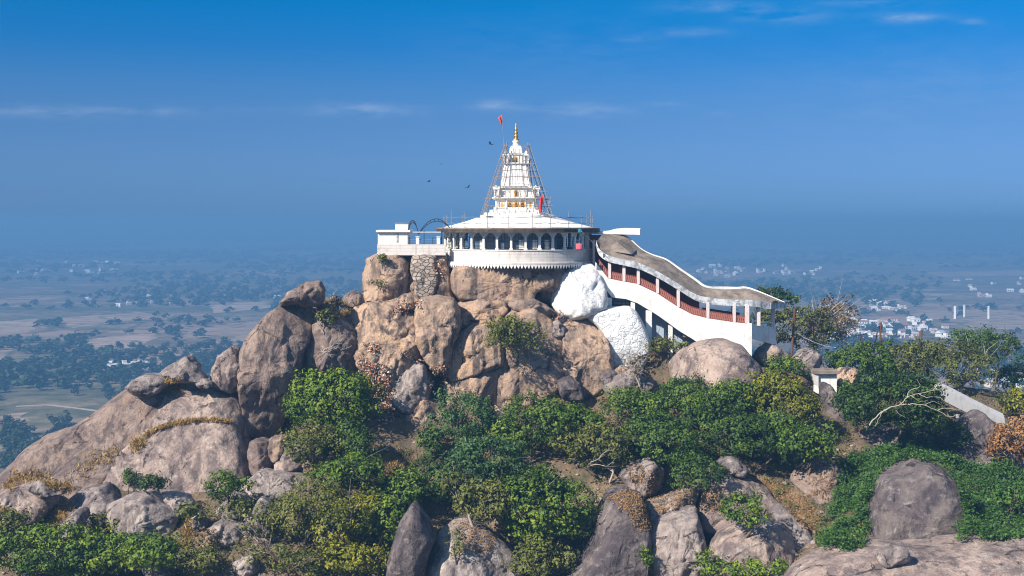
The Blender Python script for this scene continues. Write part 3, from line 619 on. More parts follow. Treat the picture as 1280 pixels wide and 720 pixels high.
B('boulder', 'lower half of the cracked dome with dark water stains', [(559, 476), (572, 472), (600, 463), (625, 458), (632, 480), (628, 510), (605, 522), (580, 520), (562, 512), (560, 490)], 139.0, 3.4, 'tan', 0, 0.14, 3.4, 0.9, 2)
B('boulder', 'broad purple tan rock face in the shade of the cliff tree', [(614, 420), (640, 392), (668, 383), (688, 400), (702, 420), (706, 450), (703, 478), (690, 492), (664, 505), (640, 514), (624, 515), (619, 480)], 140.4, 3.6, 'tan', 0.10, 0.16, 3.0, 0.9, 2)
B('boulder', 'dark flattened boulder above the broad purple tan face', [(634, 379), (650, 373), (668, 376), (682, 383), (697, 393), (686, 398), (665, 391), (645, 389)], 141.0, 2.6, 'pillar', 0, 0.2, 2.4)
B('boulder', 'small grey stone wedged above the pillar shaped boulder', [(689, 407), (697, 402), (704, 408), (705, 417), (698, 421), (690, 416)], 139.6, 1.0, 'grey')
B('boulder', 'pale stone lodged below the whitewashed rock', [(688, 397), (697, 392), (709, 399), (703, 406), (692, 404)], 141.4, 1.3, 'pale')
B('boulder', 'upright pillar shaped tan boulder beside the whitewashed rubble', [(704, 425), (707, 403), (718, 398), (740, 399), (751, 406), (758, 430), (763, 460), (758, 480), (740, 491), (720, 486), (708, 480), (705, 450)], 140.6, 3.4, 'tan', 0.04, 0.08, 3.2, 1.0, 3)
B('whitewashed_rock', 'big rounded rock painted white under the top of the covered stairway', [(690, 378), (692, 360), (703, 344), (718, 333), (738, 331), (748, 345), (756, 368), (758, 386), (742, 394), (715, 398), (699, 391)], 144.5, 4.2, 'wash', 0.0, 0.15, 2.7, 1.0, 3, 'rock')
B('whitewashed_wall', 'whitewashed rubble bastion standing below the stairway', [(733, 399), (738, 392), (746, 387), (766, 385.5), (787, 385), (795, 392), (803, 408), (810, 427), (808, 445), (796, 465), (778, 468), (763, 466), (758, 440), (750, 412)], 143.2, 3.2, 'washstone', 0.05, 0.05, 6.0, 0.35, 0, 'wall')
B('boulder', 'cracked grey boulder at the foot of the whitewashed bastion', [(752, 483), (770, 470), (790, 459), (806, 464), (818, 480), (803, 497), (780, 508), (763, 497)], 136.5, 2.8, 'grey', 0, 0.3, 2.7, 1.5, 4)
B('boulder', 'dark little boulder tucked under the pillar shaped boulder', [(751, 471), (760, 463), (771, 467), (767, 479), (755, 480)], 137.0, 1.2, 'dark')
B('boulder', 'flat tan stone on the cracked grey boulder', [(764, 468), (775, 462), (787, 463), (784, 471), (771, 473)], 137.9, 1.2, 'tan')
B('boulder', 'purple grey triangular boulder in the shrubs under the broad face', [(698, 478), (711, 471), (728, 484), (728, 498), (705, 498)], 136.0, 1.6, 'dark', 0.1, 0.2)
B('boulder', 'pinkish block showing through the trees below the cliff', [(600, 533), (612, 517), (632, 518), (640, 540), (626, 552), (606, 548)], 132.0, 1.8, 'pale', 0, 0.3)
# --- under the stairway and along the ridge
B('boulder', 'large smooth domed boulder in front of the stairway base', [(838, 456), (854, 438), (880, 428), (905, 426), (926, 433), (945, 455), (956, 478), (942, 494), (900, 500), (860, 490), (842, 474)], 138, 5.5, 'slab', 0.02, 0.28, 2.3, 0.55, 1)
B('boulder', 'rounded brown boulder in the shade under the stairway porch', [(941, 449), (950, 437), (962, 430), (976, 436), (987, 448), (962, 456)], 147, 2.2, 'slab', 0, 0.3, 2.3)
B('boulder', 'dark round boulder beside the rusty pole', [(993, 449), (1000, 441), (1012, 437), (1023, 443), (1025, 455), (1012, 463), (997, 460)], 146, 2.2, 'grey', 0, 0.3, 2.3)
B('boulder', 'tall dark rock edge beside the yellow green bush', [(1026, 482), (1036, 480), (1048, 500), (1054, 525), (1052, 545), (1043, 550), (1034, 522)], 136.5, 2.4, 'dark', 0.1, 0.15, 2.6, 1.2)
B('boulder', 'grey boulder with a pale scar under the bleached branches', [(1044, 563), (1062, 546), (1082, 538), (1112, 533), (1145, 545), (1140, 566), (1110, 577), (1062, 578)], 131, 3.4, 'grey', 0, 0.4, 2.6, 1.4, 3)
B('boulder', 'flat tan rock beside the small white shrine', [(1043, 472), (1052, 462), (1068, 463), (1074, 476), (1056, 485)], 145, 1.8, 'tan', 0, 0.3)
B('boulder', 'dark pyramid shaped boulder beside the orange brown bush', [(1182, 572), (1190, 550), (1203, 527), (1222, 514), (1240, 530), (1251, 568), (1256, 588), (1225, 590), (1198, 582)], 131, 3.2, 'dark', 0.08, 0.25, 2.8, 1.0, 3)
B('boulder', 'low pale slab at the foot of the dark pyramid boulder', [(1218, 577), (1248, 572), (1259, 587), (1250, 598), (1225, 594)], 127.5, 1.6, 'grey', 0, 0.4)
B('boulder', 'huge blunt grey boulder ringed by green creeper', [(1078, 690), (1085, 650), (1092, 612), (1100, 596), (1120, 586), (1140, 576), (1164, 575), (1180, 590), (1196, 612), (1206, 640), (1204, 662), (1196, 688), (1150, 705), (1105, 704)], 112.5, 5.5, 'dark', 0.04, 0.22, 3.4, 0.7, 2)
B('rock_slab', 'broad pink grey slab filling the near corner', [(985, 740), (1000, 716), (1030, 696), (1060, 685), (1100, 680), (1135, 685), (1180, 684), (1220, 677), (1270, 670), (1350, 668), (1400, 700), (1400, 800), (1180, 850), (1000, 800)], 97, 7.0, 'slab', 0.02, 0.5, 2.3, 0.4, 0, 'rock slab')
_b = BVHTree.FromPolygons(BV[-1].tolist(), (BF[-1] - (boff[0] - len(BV[-1]))).tolist()); _h = _b.ray_cast(Vector((0, 0, 0)), Vector(((1116 - CX) / F, 1, -(704 - HY) / F)).normalized())[0]; STONE_Y = _h.y + .1
B('boulder', 'small chipped stone lying on the near pink grey slab', [(1097, 695), (1101, 687), (1115, 683), (1130, 687), (1135, 699), (1121, 706), (1104, 705)], STONE_Y, 0.9, 'pale', 0, 0.2, 3.0, 0.8, 3)
B('boulder', 'smooth domed boulder with pale streaks among low shrubs', [(882, 712), (887, 692), (902, 669), (930, 655), (955, 650), (976, 655), (993, 671), (1002, 692), (1000, 722), (945, 735), (893, 726)], 111.8, 4.0, 'slab', 0, 0.28, 2.4, 0.6, 1)
B('boulder', 'split grey boulder with a dark east face behind the domed one', [(962, 642), (975, 631), (990, 640), (1006, 660), (1021, 681), (1031, 692), (1024, 704), (996, 698), (980, 670)], 114.5, 2.6, 'grey', 0.15, 0.2, 2.8, 0.9, 3)
B('rock_slab', 'tilted slab with rusty leaf litter above the leafy shrub', [(868, 638), (874, 606), (885, 585), (905, 587), (937, 597), (957, 610), (972, 630), (962, 645), (940, 655), (910, 660), (890, 666), (871, 657)], 120, 3.6, 'slab', 0.03, 0.6, 2.5, 1.0, 3, 'rock slab')
B('boulder', 'grey flat stone balanced at the top of the tilted slab', [(897, 578), (905, 573), (920, 575), (933, 585), (926, 595), (911, 591)], 120.5, 1.3, 'grey', 0, 0.2, 2.8, 1.0, 3)
B('boulder', 'two toned grey slab standing beside the vertical crack', [(809, 712), (812, 662), (822, 649), (850, 641), (870, 639), (874, 660), (881, 690), (873, 722), (850, 745), (811, 745)], 114, 3.2, 'pale', 0.04, 0.22, 3.2, 1.2, 3)
B('boulder', 'tan rock shelf dusted with leaf litter', [(806, 642), (810, 626), (835, 624), (860, 613), (873, 609), (868, 632), (855, 642), (830, 652), (813, 650)], 118, 2.6, 'pale', 0, 0.6, 2.6, 1.2, 3)
B('boulder', 'grey knob with a shaded hollow above the litter shelf', [(777, 594), (788, 580), (812, 574), (828, 588), (823, 614), (802, 618), (783, 611)], 121.5, 2.4, 'grey', 0, 0.4, 2.5, 1.5, 4)
B('boulder', 'small upright pale stone at the edge of the dark green bush', [(815, 562), (822, 552), (829, 560), (826, 577), (817, 575)], 124, 1.0, 'pale')
B('rock_slab', 'tall dark slab with orange litter on its crown beside a trunk', [(694, 760), (704, 722), (725, 700), (740, 672), (746, 642), (760, 619), (780, 611), (800, 620), (808, 642), (814, 656), (811, 690), (805, 730), (798, 760), (740, 780)], 114, 4.5, 'dark', 0.05, 0.28, 2.9, 0.8, 2, 'rock slab')
B('rock_slab', 'broad light grey slab under the dry creeper at the bottom edge', [(522, 745), (530, 715), (541, 688), (549, 665), (570, 655), (592, 655), (612, 666), (632, 681), (650, 702), (655, 745), (610, 770), (550, 765)], 112.5, 4.2, 'pale', 0.02, 0.32, 2.8, 0.8, 2, 'rock slab')
B('boulder', 'sharp pointed dark rock with one sunlit face and one black face', [(480, 760), (488, 700), (499, 656), (515, 630), (526, 638), (537, 655), (543, 672), (533, 700), (524, 745), (515, 770)], 110.0, 3.6, 'dark', 0.20, 0.10, 2.2, 0.5, 2)
B('boulder', 'crumbly tan rock patch with weeds between the bushes', [(988, 604), (1004, 581), (1030, 580), (1052, 591), (1048, 612), (1046, 632), (1028, 638), (1010, 620)], 120.5, 2.4, 'pillar', 0, 0.5, 2.5, 1.8, 4)
B('boulder', 'dark stone on the dry ledge under the cliff foot', [(479, 587), (490, 579), (501, 584), (500, 592), (486, 596)], 123.2, 1.0, 'dark')
B('boulder', 'rubbly brown rock behind the square brown block', [(430, 398), (445, 392), (455, 408), (452, 432), (440, 436), (432, 420)], 139.5, 2.2, 'pillar', 0, 0.2, 2.6, 1.6, 4)

allV = np.concatenate(BV); allF = np.concatenate(BF)
BVH = BVHTree.FromPolygons(allV.tolist(), allF.tolist())
def hit(px, py, maxY=185):
    d = Vector(((px - CX) / F, 1.0, -(py - HY) / F)); d.normalize()
    loc, nor, i, dist = BVH.ray_cast(Vector((0, 0, 0)), d, 400)
    if loc is None or loc.y > maxY: return None
    if nor.dot(d) > 0: nor = -nor
    return loc, nor
# ------------------------------------------------------------------ the hilltop temple
TX, TY = 0.75, 150.0
ZF = -4.95; ZP = -3.22; ZW = -1.25; RD = 9.4
T0 = (TX, TY, ZF)
temple = empty('hilltop_temple', T0, 'round white hilltop temple with arched gallery and tiered spire', 'temple')
def tb(mb, name, mats, parent=None, smooth=False): return mb.build(name, mats, parent or temple, smooth, None, T0)
c0 = (TX, TY)
mb = MB().lathe([(0.01, ZF), (9.75, ZF), (9.75, ZF + .22), (RD, ZF + .24), (RD, ZP - .14), (RD + .08, ZP - .12), (RD + .08, ZP), (8.9, ZP), (8.9, ZF + .5), (0.01, ZF + .5)], 128, 0, c0)
tb(mb, 'parapet_drum', M['drum'])
mb = MB(); N = 150                                                 # pointed scallops hanging under the floor edge
for k in range(N):
    a0, a1 = 2 * math.pi * (k + .06) / N, 2 * math.pi * (k + .94) / N; am = (a0 + a1) / 2
    vs_ = []
    for r in (9.66, 9.74):
        for (a, z) in ((a0, ZF - .004), (a1, ZF - .004), (a1, ZF - .12), (am, ZF - .5), (a0, ZF - .12)): vs_.append((TX + r * math.cos(a), TY + r * math.sin(a), z))
    mb.poly(vs_, [(0, 1, 2, 3, 4)[::-1], (5, 6, 7, 8, 9), (0, 5, 9, 4), (4, 9, 8, 3), (3, 8, 7, 2), (2, 7, 6, 1)])
tb(mb, 'scalloped_fringe', M['white'])
tb(MB().lathe([(8.0, ZF - .01), (7.6, -7.6)], 64, 0, c0), 'base_wall', M['pillar'])
# gallery: 34 bays
NB = 34; RC = 9.12
pmats = [M['white']]
for k in range(NB):
    a = 2 * math.pi * (k + .5) / NB - math.pi / 2; ca_, sa_ = math.cos(a), math.sin(a)
    def loc_(r, t, z): return (TX + r * ca_ - t * sa_, TY + r * sa_ + t * ca_, z)
    h = math.pi * RC / NB
    mb = MB()                                                       # column with bracket capital
    secs = []
    for (w, z) in ((.19, ZP), (.19, ZP + .18), (.13, ZP + .2), (.13, ZW - .52), (.18, ZW - .5), (.18, ZW - .4)):
        secs.append([loc_(RC - w, -w, z), loc_(RC + w, -w, z), loc_(RC + w, w, z), loc_(RC - w, w, z)])
    mb.loft(secs)
    tb(mb, 'column', M['white'])
    a = 2 * math.pi * k / NB - math.pi / 2 + 2 * math.pi / NB; ca_, sa_ = math.cos(a), math.sin(a)
    mb = MB()                                                       # pointed arch panel between two columns
    hw = h - .16; npt = 12; prof = []
    for i in range(npt + 1):
        t = -1 + 2 * i / npt; prof.append((t * hw, ZW - .52 + .56 * (1 - abs(t) ** 1.9)))
    o_, top = [], ZW + .30
    for r in (RC - .10, RC + .06):
        o_ += [loc_(r, -h, ZW - .42)] + [loc_(r, t, z) for t, z in prof] + [loc_(r, h, ZW - .42), loc_(r, h, top), loc_(r, -h, top)]
    n_ = npt + 5
    def strip(off, flip):
        fs = []
        for i in range(npt):                                        # fan the spandrel to the top edge
            fs.append((off + 1 + i, off + 2 + i, off + n_ - 2 if i >= npt // 2 else off + n_ - 1))
        fs += [(off, off + 1, off + n_ - 1), (off + npt + 1, off + npt + 2, off + n_ - 2), (off + 1 + npt // 2, off + n_ - 2, off + n_ - 1)]
        return [f[::-1] for f in fs] if flip else fs
    mb.poly(o_, strip(0, True) + strip(n_, False) + [(i, n_ + i, n_ + i + 1, i + 1) for i in range(npt + 2)])
    tb(mb, 'arch', M['white'])
    mb = MB()                                                       # iron grille with its panes
    for t in np.linspace(-hw, hw, 5): mb.tube([loc_(RC - .14, t, ZP), loc_(RC - .14, t, ZW - .55 + .5 * (1 - abs(t / hw) ** 2))], .022, 4, 0, False)
    for z in (ZP + .45, ZP + .95, ZP + 1.4): mb.tube([loc_(RC - .14, -hw, z), loc_(RC - .14, hw, z)], .024, 4, 0, False)
    q = [(-hw * .9, 0), (0.05, 1)] if k % 3 == 0 else ([(-hw * .1, 1)] if k % 3 == 1 else [(-hw * .95, 0)])
    if k % 7 == 3: q = []
    for (t, mi_) in q:
        mb.poly([loc_(RC - .3, t, ZP + .1), loc_(RC - .3, t + hw * .85, ZP + .1), loc_(RC - .3, t + hw * .85, ZP + 1.15), loc_(RC - .3, t, ZP + 1.15),
                 loc_(RC - .34, t, ZP + .1), loc_(RC - .34, t + hw * .85, ZP + .1), loc_(RC - .34, t + hw * .85, ZP + 1.15), loc_(RC - .34, t, ZP + 1.15)],
                [(0, 1, 2, 3), (7, 6, 5, 4), (0, 4, 5, 1), (2, 6, 7, 3), (1, 5, 6, 2), (0, 3, 7, 4)], 1 if mi_ == 0 else 2)
    tb(mb, 'window', [M['iron'], M['glass'], M['white']])
tb(MB().lathe([(5.6, ZF + .5), (5.6, ZW + .35)], 48, 0, c0), 'inner_wall', M['interior'])
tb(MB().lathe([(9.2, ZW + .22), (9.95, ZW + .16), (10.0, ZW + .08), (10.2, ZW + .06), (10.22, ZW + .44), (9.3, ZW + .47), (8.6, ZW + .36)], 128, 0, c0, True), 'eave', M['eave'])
tb(MB().lathe([(9.35, ZW + .475), (10.24, ZW + .445), (10.26, ZW + .58), (9.35, ZW + .64)], 128, 0, c0, True), 'eave_lip', M['concrete'])
RB = ZW + .5
prof = [(9.45, RB - .05), (9.6, RB + .05), (8.6, RB + .33), (7.4, RB + .62), (6.2, RB + .98), (5.2, RB + 1.32), (4.75, RB + 1.38), (4.75, RB + 1.62), (4.35, RB + 1.7), (3.6, RB + 1.9), (0.01, RB + 1.95)]
tb(MB().lathe(prof, 96, 0, c0), 'roof', M['roofwhite'])
# spire: stepped square tiers, px read from the silhouette at the axis distance
SX = S(645 - CX, TY); zz = lambda py: -(py - HY) / F * TY
def star(r, z, step=.14):                                           # square plan with two offsets towards each middle
    p = []
    for q in range(4):
        a = q * math.pi / 2; c_, s_ = math.cos(a), math.sin(a)
        for (x, y) in ((r * .86, -r * .86), (r * .94, -r * .86), (r * .94, -r * .48), (r, -r * .48), (r, r * .48), (r * .94, r * .48), (r * .94, r * .86)):
            p.append((SX + x * c_ - y * s_, TY + x * s_ + y * c_, z))
    return p
def tier(lst, name, m='white'): return tb(MB().loft([star(S(w * 1.09, TY), zz(py)) for w, py in lst]), name, M[m])
tier([(37, 270), (36, 266.5), (36, 266), (30, 265.8), (30, 262.5), (25.5, 262.3), (25.5, 259.5)], 'spire_base')
tier([(23.5, 262), (23.5, 249)], 'niche_tier')
tier([(25, 249), (27.5, 248.4), (27.5, 247), (24, 246.6), (24.5, 246.4), (24.5, 236), (27, 235.4), (27, 233.8), (22, 233.5)], 'cornice_tier')
tier([(18.5, 234), (17, 226), (15, 214), (13.2, 206), (15, 205.6), (15, 204), (12.6, 203.7)], 'tapered_tier', 'roofwhite')
tier([(8.2, 205), (8.2, 194), (9.6, 193.6), (9.6, 192.4), (7.6, 192), (7.2, 186), (5.6, 182.8), (5.0, 182.5)], 'upper_tier')
tb(MB().lathe([(S(w, TY), zz(y)) for w, y in ((6.2, 184), (5.6, 182.6), (4.1, 181.6), (3.6, 178.5), (4.4, 177.6), (4.2, 176), (0.1, 175.5))], 24, 0, (SX, TY)), 'neck', M['white'], None, True)
tb(MB().lathe([(S(w, TY), zz(y)) for w, y in ((3.4, 176.2), (3.9, 175), (3.2, 173.6), (2.2, 172.6), (2.9, 171), (3.0, 170), (2.2, 168.8), (1.8, 168), (2.5, 166.4), (2.5, 165.4), (1.7, 164.2), (1.4, 163.4), (2.0, 162), (1.9, 161), (1.1, 160), (0.8, 158), (0.7, 156), (0.05, 153.8))], 20, 0, (SX, TY)), 'finial', M['gold'], None, True)
def arch_pts(w, h, n=8):
    p = [(-w, 0), (w, 0)]
    for i in range(n + 1):
        t = 1 - 2 * i / n; p.append((t * w, h * .62 + h * .38 * (1 - abs(t) ** 1.7)))
    return p
def niche(px, py_bot, w, h, yoff, m='darkin', fm='ochre'):          # ochre surround behind a raised arched plate, painted dark as the shade of a recess
    cx = S(px - CX, TY); zb = zz(py_bot); yy = TY - yoff
    for (ww, hh, mm, d, nm) in ((w, h, fm, .05, 'niche'), (w * .55, h * .78, m, .08, 'recess')):
        p = arch_pts(S(ww, TY), S(hh, TY)); k = len(p)
        vv = [(cx + x, yy - d, zb + z + (0 if nm == 'niche' else .06)) for x, z in p] + [(cx + x, yy + .04, zb + z + (0 if nm == 'niche' else .06)) for x, z in p]
        o = MB().poly(vv, [tuple(range(k)), tuple(range(2 * k - 1, k - 1, -1))] + [(i, k + i, k + (i + 1) % k, (i + 1) % k) for i in range(k)])
        if nm == 'niche': par = tb(o, nm, M[mm])
        else: o.build(nm, M[mm], par, False, None, T0)
for px, w, yo in ((627.8, 3.0, 23.5), (637.4, 3.3, 25.7), (645, 3.3, 25.7), (652.6, 3.3, 25.7), (662.2, 3.0, 23.5)): niche(px, 261.5, w, 10, S(yo, TY), 'darkin' if 632 < px < 658 else 'ochre')
niche(645, 246, 2.6, 9, S(26.8, TY), 'darkin', 'ochre')
niche(645, 204.5, 2.4, 9, S(9.0, TY), 'darkin', 'ochre')
def turret(px, dy, pb, w, h):                                       # corner pavilion: posts, slab, little dome
    cx, cyy, zb = S(px - CX, TY), TY + dy * 1.08, zz(pb); W2 = S(w, TY); H2 = S(h, TY)
    mb = MB()
    for sx in (-1, 1):
        for sy in (-1, 1): mb.box(cx + sx * W2 - .09, cx + sx * W2 + .09, cyy + sy * W2 - .09, cyy + sy * W2 + .09, zb, zb + H2 * .6)
    mb.box(cx - W2 - .18, cx + W2 + .18, cyy - W2 - .18, cyy + W2 + .18, zb + H2 * .6 + .002, zb + H2 * .72)
    mb.box(cx - W2 * .55, cx + W2 * .55, cyy - W2 * .55, cyy + W2 * .55, zb, zb + H2 * .6 - .01)
    mb.lathe([(W2, zb + H2 * .722), (W2 * .8, zb + H2 * .86), (W2 * .3, zb + H2 * .96), (.02, zb + H2)], 12, 0, (cx, cyy))
    tb(mb, 'turret', M['white'])
for sx in (-1, 1):
    for sy in (-1, 1): turret(645 + sx * 24.5, sy * S(24.5, TY), 246, 2.6, 14); turret(645 + sx * 12.6, sy * S(12.6, TY), 205, 2.4, 16)
# link slab east of the drum over the stair head
mb = MB(); secs = []
for px, pt, pb in ((728, 289.5, 291.5), (745, 290.5, 292.5), (760, 289.5, 292.6), (768, 287.2, 292.8), (780, 286.2, 293), (800, 286.6, 293.6)):
    a, b = P(px, pt, 147.5), P(px, pb, 147.5); secs.append([a, b, b + Vector((.5, 4, 0)), a + Vector((.5, 4, .1))])
tb(mb.loft(secs), 'link_roof', M['roofwhite'])
mb = MB()
for (p0, p1, d0, d1, mi_) in (((731, 294), (738, 346), 2.2, 3.4, 0), ((738.2, 294), (758, 345), 3.6, 4.0, 1), ((742, 300), (745, 336), 1.6, 2.0, 0)):
    a, b = P(p0[0], p0[1], 144.0), P(p1[0], p1[1], 144.0); mb.box(a.x, b.x, 144 + d0, 144 + d1, b.z, a.z, mi_)
tb(mb, 'link_passage', [M['pink'], M['red']])
# everything hanging on it
def rail_thing():
    z0 = RB + .1; R = 9.35; k0 = [-168, -150, -133, -113, -97, -80, -66, -50, -35, -18, 0, 20, 60, 100, 140, 165]
    t = empty('roof_railing', (TX, TY, z0), 'thin pipe railing running round the edge of the temple roof', 'railing')
    hs = [1.5, 2.2, 1.9, 2.3, 1.6, 1.7, 1.6, 1.9, 1.5, 2.2, 1.5, 1.6, 1.6, 1.6, 1.6, 1.6]
    for d, h in zip(k0, hs):
        a = math.radians(d); x, y = TX + R * math.cos(a), TY + R * math.sin(a)
        MB().tube([(x, y, z0 - .1), (x, y, z0 + h)], .042, 5).build('post', M['pipe'], t, False, None, (TX, TY, z0))
    for h in (.55, 1.25):
        MB().tube([(TX + R * math.cos(math.radians(d)), TY + R * math.sin(math.radians(d)), z0 + h + .07 * math.sin(d * .7)) for d in range(-180, 185, 5)], .032, 4, 0, False).build('rail', M['pipe'], t, False, None, (TX, TY, z0))
rail_thing()
def scaffold():
    t = empty('scaffolding', (SX, TY, zz(268)), 'bamboo scaffolding poles leaning and lashed round the spire', 'scaffolding')
    L0 = (SX, TY, zz(268))
    def pole(a, b, r=.05): MB().tube([a, a.lerp(b, .5) + Vector((random.uniform(-.06, .06), 0, 0)), b], r, 5).build('pole', M['bamboo'], t, False, None, L0)
    Q = lambda px, py, dy: Vector((S(px - CX, TY), TY + dy, zz(py)))
    for dy in (-4.2, 4.2):
        k = .55
        for a, b in (((601, 271), (631, 181)), ((604, 271), (635, 183)), ((690, 271), (661, 180)), ((686, 271), (657, 184)), ((620, 268), (634, 178)), ((671, 268), (659, 179))): pole(Q(*a, dy), Q(*b, dy * .35), .04)
        for x0, x1, py, d in ((604, 690, 258, .93), (606, 687, 249, .86), (609, 684, 241, .79), (611, 681, 234, .72), (616, 676, 222, .64), (619, 672, 214, .58), (622, 668, 206, .52), (626, 665, 199, .47), (628, 663, 193, .42), (629, 663, 183, .38)): pole(Q(x0, py, dy * d), Q(x1, py - .6, dy * d), .032)
        for px in (622, 630, 637, 644, 651, 658, 667): pole(Q(px, 268, dy), Q(645 + (px - 645) * .62, 192 + random.uniform(-8, 6), dy * .4), .028)
    for sx in (-1, 1):
        for py, w in ((249, 39), (234, 34), (206, 23), (183, 17)):
            pole(Q(645 + sx * w, py, -3.6 * w / 39), Q(645 + sx * w, py, 3.6 * w / 39), .04)
    pole(Q(663, 228, -3), Q(672, 262, -3.4)); pole(Q(664, 206, -2), Q(676, 238, -3)); pole(Q(688, 246, -3.4), Q(682, 268, -4))
scaffold()
def flag(name_lab, base, top, cloth, m, sag):
    t = empty('flag', base, name_lab, 'flag'); MB().tube([base, top], .028, 5).build('flagpole', M['pipe'], t, False, None, base)
    V = []; nu, nv = 7, 9
    for i in range(nu):
        for j in range(nv):
            u, v = i / (nu - 1), j / (nv - 1); p = cloth(u, v); V.append((p[0] - base[0], p[1] - base[1] + .12 * math.sin(u * 5 + v * 3) * sag, p[2] - base[2]))
    fc = np.array([(i * nv + j, i * nv + j + 1, (i + 1) * nv + j + 1, (i + 1) * nv + j) for i in range(nu - 1) for j in range(nv - 1)])
    o = link('cloth', new_mesh('cloth', V, fc, [m], True), t); s_ = o.modifiers.new('thick', 'SOLIDIFY'); s_.thickness = .012
b0, b1 = Vector((S(630 - CX, TY), TY - 1.5, zz(184))), Vector((S(627.6 - CX, TY), TY - 1.5, zz(144.5)))
flag('orange red pennant flying on a thin pole above the spire', b0, b1, lambda u, v: (b1.x + .02 - u * .5 * (1 - .2 * v) + .3 * v * u, b1.y + .05 * math.sin(6 * u), b1.z - .02 - v * 1.35 * (1 - .25 * u) - u * .12 * (1 - v) - .25 * u), M['orangecloth'], .7)
b2, b3 = Vector((S(682 - CX, TY), TY - 4, zz(270))), Vector((S(678.5 - CX, TY), TY - 4, zz(244)))
flag('dark red flag hanging limp beside the scaffolding', b2, b3, lambda u, v: (b3.x + .05 * math.sin(7 * v) - u * (.5 - .15 * v) + .02 - .25 * v, b3.y, b3.z - .1 - v * 2.0 - .25 * u), M['cloth'], 1)
def hang(lab, px, py, w, h, dist, m, cat, nm):
    p = P(px, py, dist); V = []
    for i in range(6):
        for j in range(6): V.append((S(w, dist) * (i / 5 - .5), -.05 + .05 * math.sin(i * 1.7), -S(h, dist) * j / 5 - .03 * math.sin(i * 2.0)))
    fc = np.array([(i * 6 + j, (i + 1) * 6 + j, (i + 1) * 6 + j + 1, i * 6 + j + 1) for i in range(5) for j in range(5)])
    o = link(nm, new_mesh(nm, V, fc, [m], True), None, p); s_ = o.modifiers.new('thick', 'SOLIDIFY'); s_.thickness = .02; tag(o, lab, cat)
hang('pink cloth hung to dry in the gallery opening nearest the stairway', 724, 304.5, 8, 7.5, 141.6, M['pinkcloth'], 'cloth', 'hanging_cloth')
hang('teal tarpaulin bundled at the temple eave', 725, 286, 5, 5, 141.0, M['teal'], 'tarpaulin', 'tarpaulin')

# ------------------------------------------------------------------ terrace west of the drum
gY = 144.0
def bx(mb, p0, p1, dist, d0, d1, m=0):
    a, b = P(p0[0], p0[1], dist), P(p1[0], p1[1], dist); return mb.box(a.x, b.x, dist + d0, dist + d1, b.z, a.z, m)
L0 = P(513, 319, gY); tw = empty('terrace_wall', L0, 'low white parapet wall along the terrace beside the temple drum', 'wall')
bx(MB(), (471.5, 305.5), (557, 319), gY, -.1, .25).build('wall', M['drum'], tw, False, None, L0)
bx(MB(), (472, 316), (557, 320), gY, .26, 7).build('floor_slab', M['drum'], tw, False, None, L0)
L0 = P(490, 305, gY); gr = empty('guard_room', L0, 'plain white box shaped room at the terrace corner with a water tank on its roof', 'building')
bx(MB(), (472.3, 290.2), (509.5, 305.4), gY, 0, 4.2).build('wall', M['white'], gr, False, None, L0)
bx(MB(), (470.3, 287.6), (513, 290.1), gY, -.35, 4.5).build('roof', M['roofwhite'], gr, False, None, L0)
tk = bx(MB(), (493.5, 279.4), (509.5, 287.5), gY, .6, 2.2).build('tank', M['white'], gr, False, None, L0)
bx(MB(), (492.5, 278.4), (510.3, 279.3), gY, .5, 2.3).build('lid', M['pipe'], tk, False, None, L0)
bx(MB(), (495.5, 292), (498, 303), gY, -.03, -.005).build('shutter', M['fascia'], gr, False, None, L0)
for px, lab in ((522, 'short white gate post between the two iron arches'), (548, 'short white gate post next to the gallery')):
    pp = P(px, 305.5, gY); mb = bx(MB(), (px - 2, 296.5), (px + 2, 305.5), gY, -.12, .28); bx(mb, (px - 2.5, 295.6), (px + 2.5, 296.4), gY, -.17, .33)
    tag(mb.build('gate_post', M['white'], None, False, pp, pp), lab, 'gate post')
def iron_arch(a, b, apex, lab, dd):
    A0, B0 = P(*a, gY + dd), P(*b, gY + dd); h = S(max(a[1], b[1]) - apex, gY); L = A0.copy(); t = empty('iron_arch', L, lab, 'arch')
    for off in (0, .28):
        pts = []
        for i in range(17):
            u = i / 16; p = A0.lerp(B0, u); base = A0.z + (B0.z - A0.z) * u; w = 1 - abs(2 * u - 1) ** 2.1
            pts.append((p.x, p.y + (0.5 if off else 0), base + (h - off) * w))
        MB().tube(pts, .05, 5).build('hoop', M['iron'], t, False, None, L)
    mb = MB()
    for i in range(2, 15, 2):
        u = i / 16; p = A0.lerp(B0, u); base = A0.z + (B0.z - A0.z) * u; w = 1 - abs(2 * u - 1) ** 2.1
        mb.tube([(p.x, p.y, base + h * w), (p.x, p.y + .5, base + (h - .28) * w)], .025, 4)
    mb.build('rung', M['iron'], t, False, None, L)
iron_arch((509.5, 289), (523, 293), 277.5, 'narrow black iron arch beside the white guard room', .2)
iron_arch((523, 293), (563, 286), 277.3, 'wide black iron arch reaching to the gallery eave', .2)
L0 = P(530, 305, gY); t = empty('terrace_railing', L0, 'iron railing with a white top pipe on the terrace wall', 'railing')
for py, m_, r in ((290.3, 'white', .05), (299.5, 'pipe', .03), (302.5, 'pipe', .03)): MB().tube([P(511, py, gY + .1), P(552, py, gY + .1)], r, 5).build('rail', M[m_], t, False, None, L0)
for px in (512, 530, 541, 552): MB().tube([P(px, 305.4, gY + .1), P(px, 288 if px in (530, 552) else 296, gY + .1)], .05 if px != 552 else .09, 5).build('post', M['iron'], t, False, None, L0)

